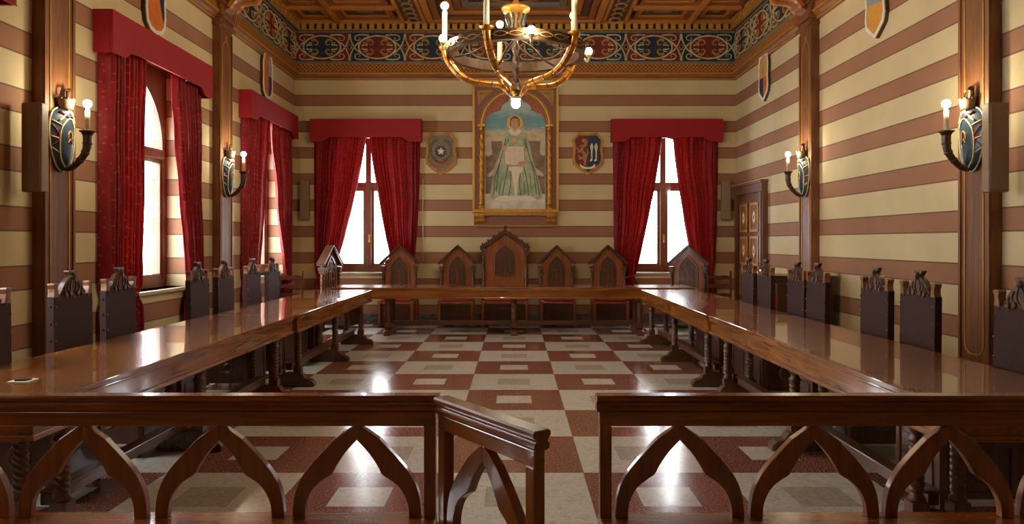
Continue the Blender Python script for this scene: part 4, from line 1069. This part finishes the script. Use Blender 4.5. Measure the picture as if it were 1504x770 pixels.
# ------------------------------------------------------------------ gabled thrones
def make_throne(W, eaves, apex, big=False):
    root = empty('gabled_chair', 'chair', 'chair', (0,0,0), 0, 'gabled gothic chairs at the head table')
    hw = W/2
    b = MB(); b.prism([(-hw+.05,.12),(hw-.05,.12),(hw-.05,eaves+.01),(0,apex-.02),(-hw+.05,eaves+.01)], .18, .22, 'wood_throne'); b.build('backboard', root)
    L = math.hypot(hw+.04, apex-eaves); t = .035
    for sx in (-1, 1):
        b = MB(); th_ = .055 if big else .022
        b = MB(); b.prism([(0,apex),(sx*(hw+.03),eaves),(sx*(hw+.03),eaves-th_),(sx*(hw-.01),eaves-th_),(0,apex-th_*1.1)], .11, .24, 'wood_dark')
        b.stroke([(0,apex+.004),(sx*(hw+.035),eaves+.004)], .014, .10, .25, 'wood_carved')
        if big:
            for k in range(1, 5):
                f = k/4.4; x, z = sx*(hw+.03)*f, apex+(eaves-apex)*f
                b.sphere((x, .17, z+.025), .02, 'wood_carved', 8)
        b.build('gable_moulding', root)
        px = sx*(hw-.035)
        b = MB(); b.box(px-.035, px+.035, .12, .22, eaves-.16, eaves-.10, 'wood_carved'); b.box(px-.045, px+.045, .11, .23, eaves-.10, eaves-.05, 'wood_carved')
        b.twist(px, .16, .62, eaves-.16, .026, 'wood_carved', 5, 2, .22, 12, 50); b.box(px-.032, px+.032, .13, .21, .44, .62, 'wood_throne'); b.box(px-.03, px+.03, .14, .22, 0, .44, 'wood_throne')
        b.build('back_post', root)
        b = MB(); b.box(px-.03, px+.03, -.32, -.26, 0, .06, 'wood_throne'); b.box(px-.025, px+.025, -.315, -.265, .06, .46, 'wood_throne'); b.build('front_leg', root, .005)
        b = MB(); b.box(px-.012, px+.012, -.265, .14, .08, .42, 'wood_dark'); b.build('side_panel', root)
        arm = catmull([(px,.14,.66),(px,.05,.65),(px,-.06,.60),(px,-.16,.58),(px,-.25,.62)], n=5)
        if big:
            b = MB(); b.tube(arm, .026, 'wood_carved', 10); b.sphere((px,-.27,.63), .04, 'wood_carved', 10); b.tube([(px,-.24,.46),(px,-.24,.61)], .02, 'wood_carved'); b.build('armrest', root)
    b = MB(); b.sphere((0,.17,apex+.03), .028, 'wood_carved', 10); b.lathe([(.02,apex+.04),(.03,apex+.055),(.006,apex+.08)], 'wood_carved', (0,.17,0), seg=10)
    if big: b.build('finial', root)
    # carved lancet panel
    pw = .165 if not big else .19; pb = .70 if not big else .90; pt = apex-.19 if not big else apex-.27; sp = pt-.24
    def lancet(w, z0, zs, zt, n=8):
        out = [(-w, z0)]
        for i in range(n+1):
            t_ = i/n; out.append((-w*(1-t_**1.8), zs+(zt-zs)*t_))
        out += [(-x, z) for x, z in reversed(out[:-1])]
        return out
    b = MB(); b.prism(lancet(pw, pb, sp, pt), .165, .18, 'wood_carved')
    b.stroke(lancet(pw+.004, pb, sp, pt), .022, .145, .18, 'rail_throne', True)
    for sx in (-1, 1):
        b.stroke([(sx*pw*.48, pb+.05), (sx*pw*.48, sp)], .020, .150, .17, 'wood_tracery')
        b.stroke(catmull([(sx*pw*.9, sp-.04), (sx*pw*.5, sp+.06), (0, sp+.01)], n=5), .020, .150, .17, 'wood_tracery')
        b.stroke(catmull([(0, sp-.02), (sx*pw*.5, sp-.05), (sx*pw*.4, sp-.14), (0, sp-.17)], n=5), .020, .148, .17, 'wood_tracery')
        b.stroke(catmull([(0, pb+.18), (sx*pw*.6, pb+.14), (sx*pw*.5, pb+.05), (0, pb+.03)], n=5), .020, .148, .17, 'wood_tracery')
    b.stroke([(sx_*.035*1.0, sp+.10+.035*c_) for sx_, c_ in [(math.cos(2*PI*i/12), math.sin(2*PI*i/12)) for i in range(12)]], .012, .148, .17, 'wood_tracery', True)
    b.stroke([(0,pb+.02),(0,sp-.02)], .04, .152, .17, 'wood_tracery')
    b.build('carved_panel', root)
    b = MB(); b.box(-hw+.03, hw-.03, -.31, .18, .40, .445, 'wood_throne'); b.build('seat_frame', root, .005)
    b = MB(); b.box(-hw+.06, hw-.06, -.29, .16, .445, .50, 'red_velvet'); b.build('seat_cushion', root, .02)
    b = MB(); b.box(-hw+.06, hw-.06, -.285, -.265, .06, .40, 'wood_dark'); b.build('front_panel', root)
    return root
TG = 'gabled gothic chairs at the head table'
t0 = make_throne(.66, 1.12, 1.45)
ty = 13.66
t0.location = (-2.12, ty, 0); t0['label'] = 'gabled chair before the back window left of the painting, facing straight ahead'
dup(t0, (-1.045, ty, 0), 0, 'gabled chair immediately left of the tall central throne', TG)
dup(t0, (.79, ty, 0), 0, 'gabled chair immediately right of the tall central throne', TG)
dup(t0, (1.74, ty, 0), 0, 'gabled chair left of the right back window, second right of the throne', TG)
dup(t0, (3.06, 13.28, 0), math.radians(-26), 'gabled chair in the right corner, beside the ladder back chair', TG)
dup(t0, (-3.08, 13.15, 0), math.radians(76), 'gabled chair turned sideways in the left corner', TG)
t1 = make_throne(.86, 1.42, 1.74, True); t1.name = 'central_throne'; t1['category'] = 'throne'; del t1['group']
t1.location = (-.165, ty-.02, 0); t1['label'] = 'tall central throne with crockets on its gable, below the painting'

# ladder-back chairs
def ladder_chair(loc, rot, label):
    root = empty('ladder_back_chair', label, 'chair', loc, rot, 'ladder back chairs in the back corners')
    for sx in (-1, 1):
        b = MB(); b.box(sx*.19-.018, sx*.19+.018, .17, .21, 0, 1.02, 'wood_dark'); b.build('back_post', root, .004)
        b = MB(); b.box(sx*.19-.018, sx*.19+.018, -.20, -.16, 0, .45, 'wood_dark'); b.build('front_leg', root, .004)
    for z in (.60, .75, .90):
        pts = catmull([(-.18,z-.03),(-.09,z-.02),(0,z-.035),(.09,z-.02),(.18,z-.03)], n=3)+catmull([(.18,z+.03),(.09,z+.045),(0,z+.03),(-.09,z+.045),(-.18,z+.03)], n=3)
        b = MB(); b.prism(pts, .18, .20, 'wood_dark'); b.build('slat', root)
    b = MB(); b.box(-.21, .21, -.21, .17, .42, .455, 'wood_dark'); b.build('seat', root, .006)
    b = MB(); b.box(-.17, .17, -.185, -.175, .2, .23, 'wood_dark'); b.box(-.17, .17, .18, .19, .2, .23, 'wood_dark'); b.build('stretcher', root)
    return root
ladder_chair((-3.74, 12.55, 0), math.radians(20), 'dark ladder back chair in the left corner beside the sideways gabled chair')
ladder_chair((3.46, 12.55, 0), math.radians(-12), 'dark ladder back chair in the right corner in front of the door')

# cabinet by the right wall
CB = empty('low_cabinet', 'low dark wooden cabinet with pale top against the right wall', 'cabinet', (3.68, 9.80, 0), 0)
b = MB(); b.box(-.42, .42, -.24, .24, .06, 1.08, 'wood_dark'); b.box(-.40, .40, -.22, .22, 0, .06, 'wood_dark'); b.box(-.44, -.38, -.25, -.20, .0, 1.08, 'wood_frame'); b.build('body', CB, .005)
b = MB(); b.box(-.46, .46, -.27, .26, 1.08, 1.115, 'cream_paint'); b.build('top', CB, .005)
for sx in (-1, 1):
    b = MB(); x0, x1 = sorted((sx*.01, sx*.37)); b.box(x0, x1, -.255, -.24, .10, 1.04, 'wood_dark'); b.box(x0+.06, x1-.06, -.262, -.255, .16, .98, 'wood_dark'); d_ = b.build('door', CB, .003)
    b = MB(); b.sphere((sx*.05,-.27,.6), .014, 'gold', 8); b.build('knob', d_)
# banner roll between two chairs
BN = empty('folded_banner', 'folded red and pale blue banner upright between two far right chairs', 'banner', (3.16, 9.06, 0), 0)
b = MB(); b.lathe([(.02,.0),(.03,.02),(.035,.4),(.04,.88),(.02,.90)], 'red_thing', seg=10); b.build('cloth', BN)
b = MB(); b.lathe([(.04,.88),(.038,1.0),(.01,1.02)], 'blue_thing', seg=10); b.build('cloth_end', BN)

# ------------------------------------------------------------------ balustrade
def cap_profile(w=.036, top=.90):
    return [(-w+.006, top), (w-.006, top), (w, top-.008), (w, top-.020), (w-.010, top-.030), (w-.012, top-.038), (w-.004, top-.046), (w-.004, top-.058), (w-.013, top-.067), (-w+.013, top-.067), (-w+.004, top-.058), (-w+.004, top-.046), (-w+.012, top-.038), (-w+.010, top-.030), (-w, top-.020), (-w, top-.008)]
S = 1/359
ROUT = catmull([(-4,0),(-30,20),(-36,26),(-64,60),(-81,86),(-90,112),(-93,136),(-93.5,150)], n=5)
RIN = catmull([(0,24),(-12,38),(-22,52),(-31,68),(-35,77),(-39,82),(-49,89),(-59,98),(-67,110),(-73,126),(-75,140),(-75,150)], n=5)
def lancet_rib(parent, xc, sx):
    pts = [(0,0)]+[(a, c) for a, c in ROUT]+[(a, c) for a, c in reversed(RIN)]
    pts = [(xc-sx*a*S*-1 if 0 else xc+sx*(-a)*S, .777-c*S*(.372*359/150)) for a, c in pts]
    b = MB(); b.prism(pts, -.019, .019, 'wood_rib'); b.build('lancet_rib', parent, .004)
def balustrade(label, loc, rot, x0, x1, apexes, posts, name='balustrade'):
    root = empty(name, label, 'balustrade' if name == 'balustrade' else 'gate', loc, rot)
    b = MB(); b.prism(cap_profile(), x0-.012, x1+.012, 'wood_rail', 'yz'); b.build('handrail', root)
    b = MB(); b.box(x0, x1, -.022, .022, .775, .833, 'wood_rail'); b.build('top_rail', root, .004)
    b = MB(); b.box(x0, x1, -.14 if name == 'balustrade' else -.03, .05 if name == 'balustrade' else .03, .345, .405, 'wood_rail'); b.build('bottom_rail', root, .006)
    for p in posts: b = MB(); b.box(p-.024, p+.024, -.024, .024, 0, .776, 'wood_rib'); b.build('post', root, .005)
    for a in apexes:
        for sx in (-1, 1): lancet_rib(root, a, sx)
    # solid panelled plinth below
    b = MB(); b.box(x0+.02, x1-.02, -.012, .012, .06, .345, 'wood_rail'); b.box(x0, x1, -.03, .03, 0, .06, 'wood_rail'); b.build('plinth_panel', root, .004)
    return root
D = 3.03
balustrade('left wooden balustrade with pointed openings in the foreground', (0, D, 0), 0, -2.86, -.316, [-.635-.5545*k for k in range(4)], [-.34, -2.83])
balustrade('right wooden balustrade with pointed openings, dark in the foreground', (0, D, 0), 0, .345, 2.90, [.67+.5445*k for k in range(4)], [.37, 2.87])
gx0, gy0, gx1, gy1 = -.285, 2.985, .085, 2.46
ga = math.atan2(gy1-gy0, gx1-gx0); gl = math.hypot(gx1-gx0, gy1-gy0)
balustrade('short wooden gate leaf swung open toward the viewer', (gx0, gy0, 0), ga, .0, gl, [gl/2], [.026, gl-.026], 'swing_gate')

# ------------------------------------------------------------------ light
w = bpy.data.worlds.new('overcast_daylight'); sc.world = w; w.use_nodes = True
bg = w.node_tree.nodes['Background']; bg.inputs['Color'].default_value = (.93, .97, 1, 1); bg.inputs['Strength'].default_value = 16

# ------------------------------------------------------------------ camera
cam = bpy.data.cameras.new('camera'); co = bpy.data.objects.new('camera', cam); COL.objects.link(co)
co.location = (0, 0, 1.52); co.rotation_euler = (PI/2, 0, 0)
cam.sensor_width = 36; cam.lens = 36*1096/1504; cam.shift_x = -3/1504; cam.shift_y = -30/1504; cam.clip_start = .05
sc.camera = co
sc.view_settings.view_transform = 'Standard'; sc.view_settings.look = 'None'; sc.view_settings.gamma = 1
sc.view_settings.use_curve_mapping = False; sc.view_settings.exposure = 0.0
sc.cycles.max_bounces = 8; sc.cycles.diffuse_bounces = 4; sc.cycles.glossy_bounces = 4; sc.cycles.transparent_max_bounces = 8
sc.cycles.sample_clamp_indirect = 6; sc.cycles.caustics_reflective = False; sc.cycles.caustics_refractive = False
sc.cycles.use_denoising = True
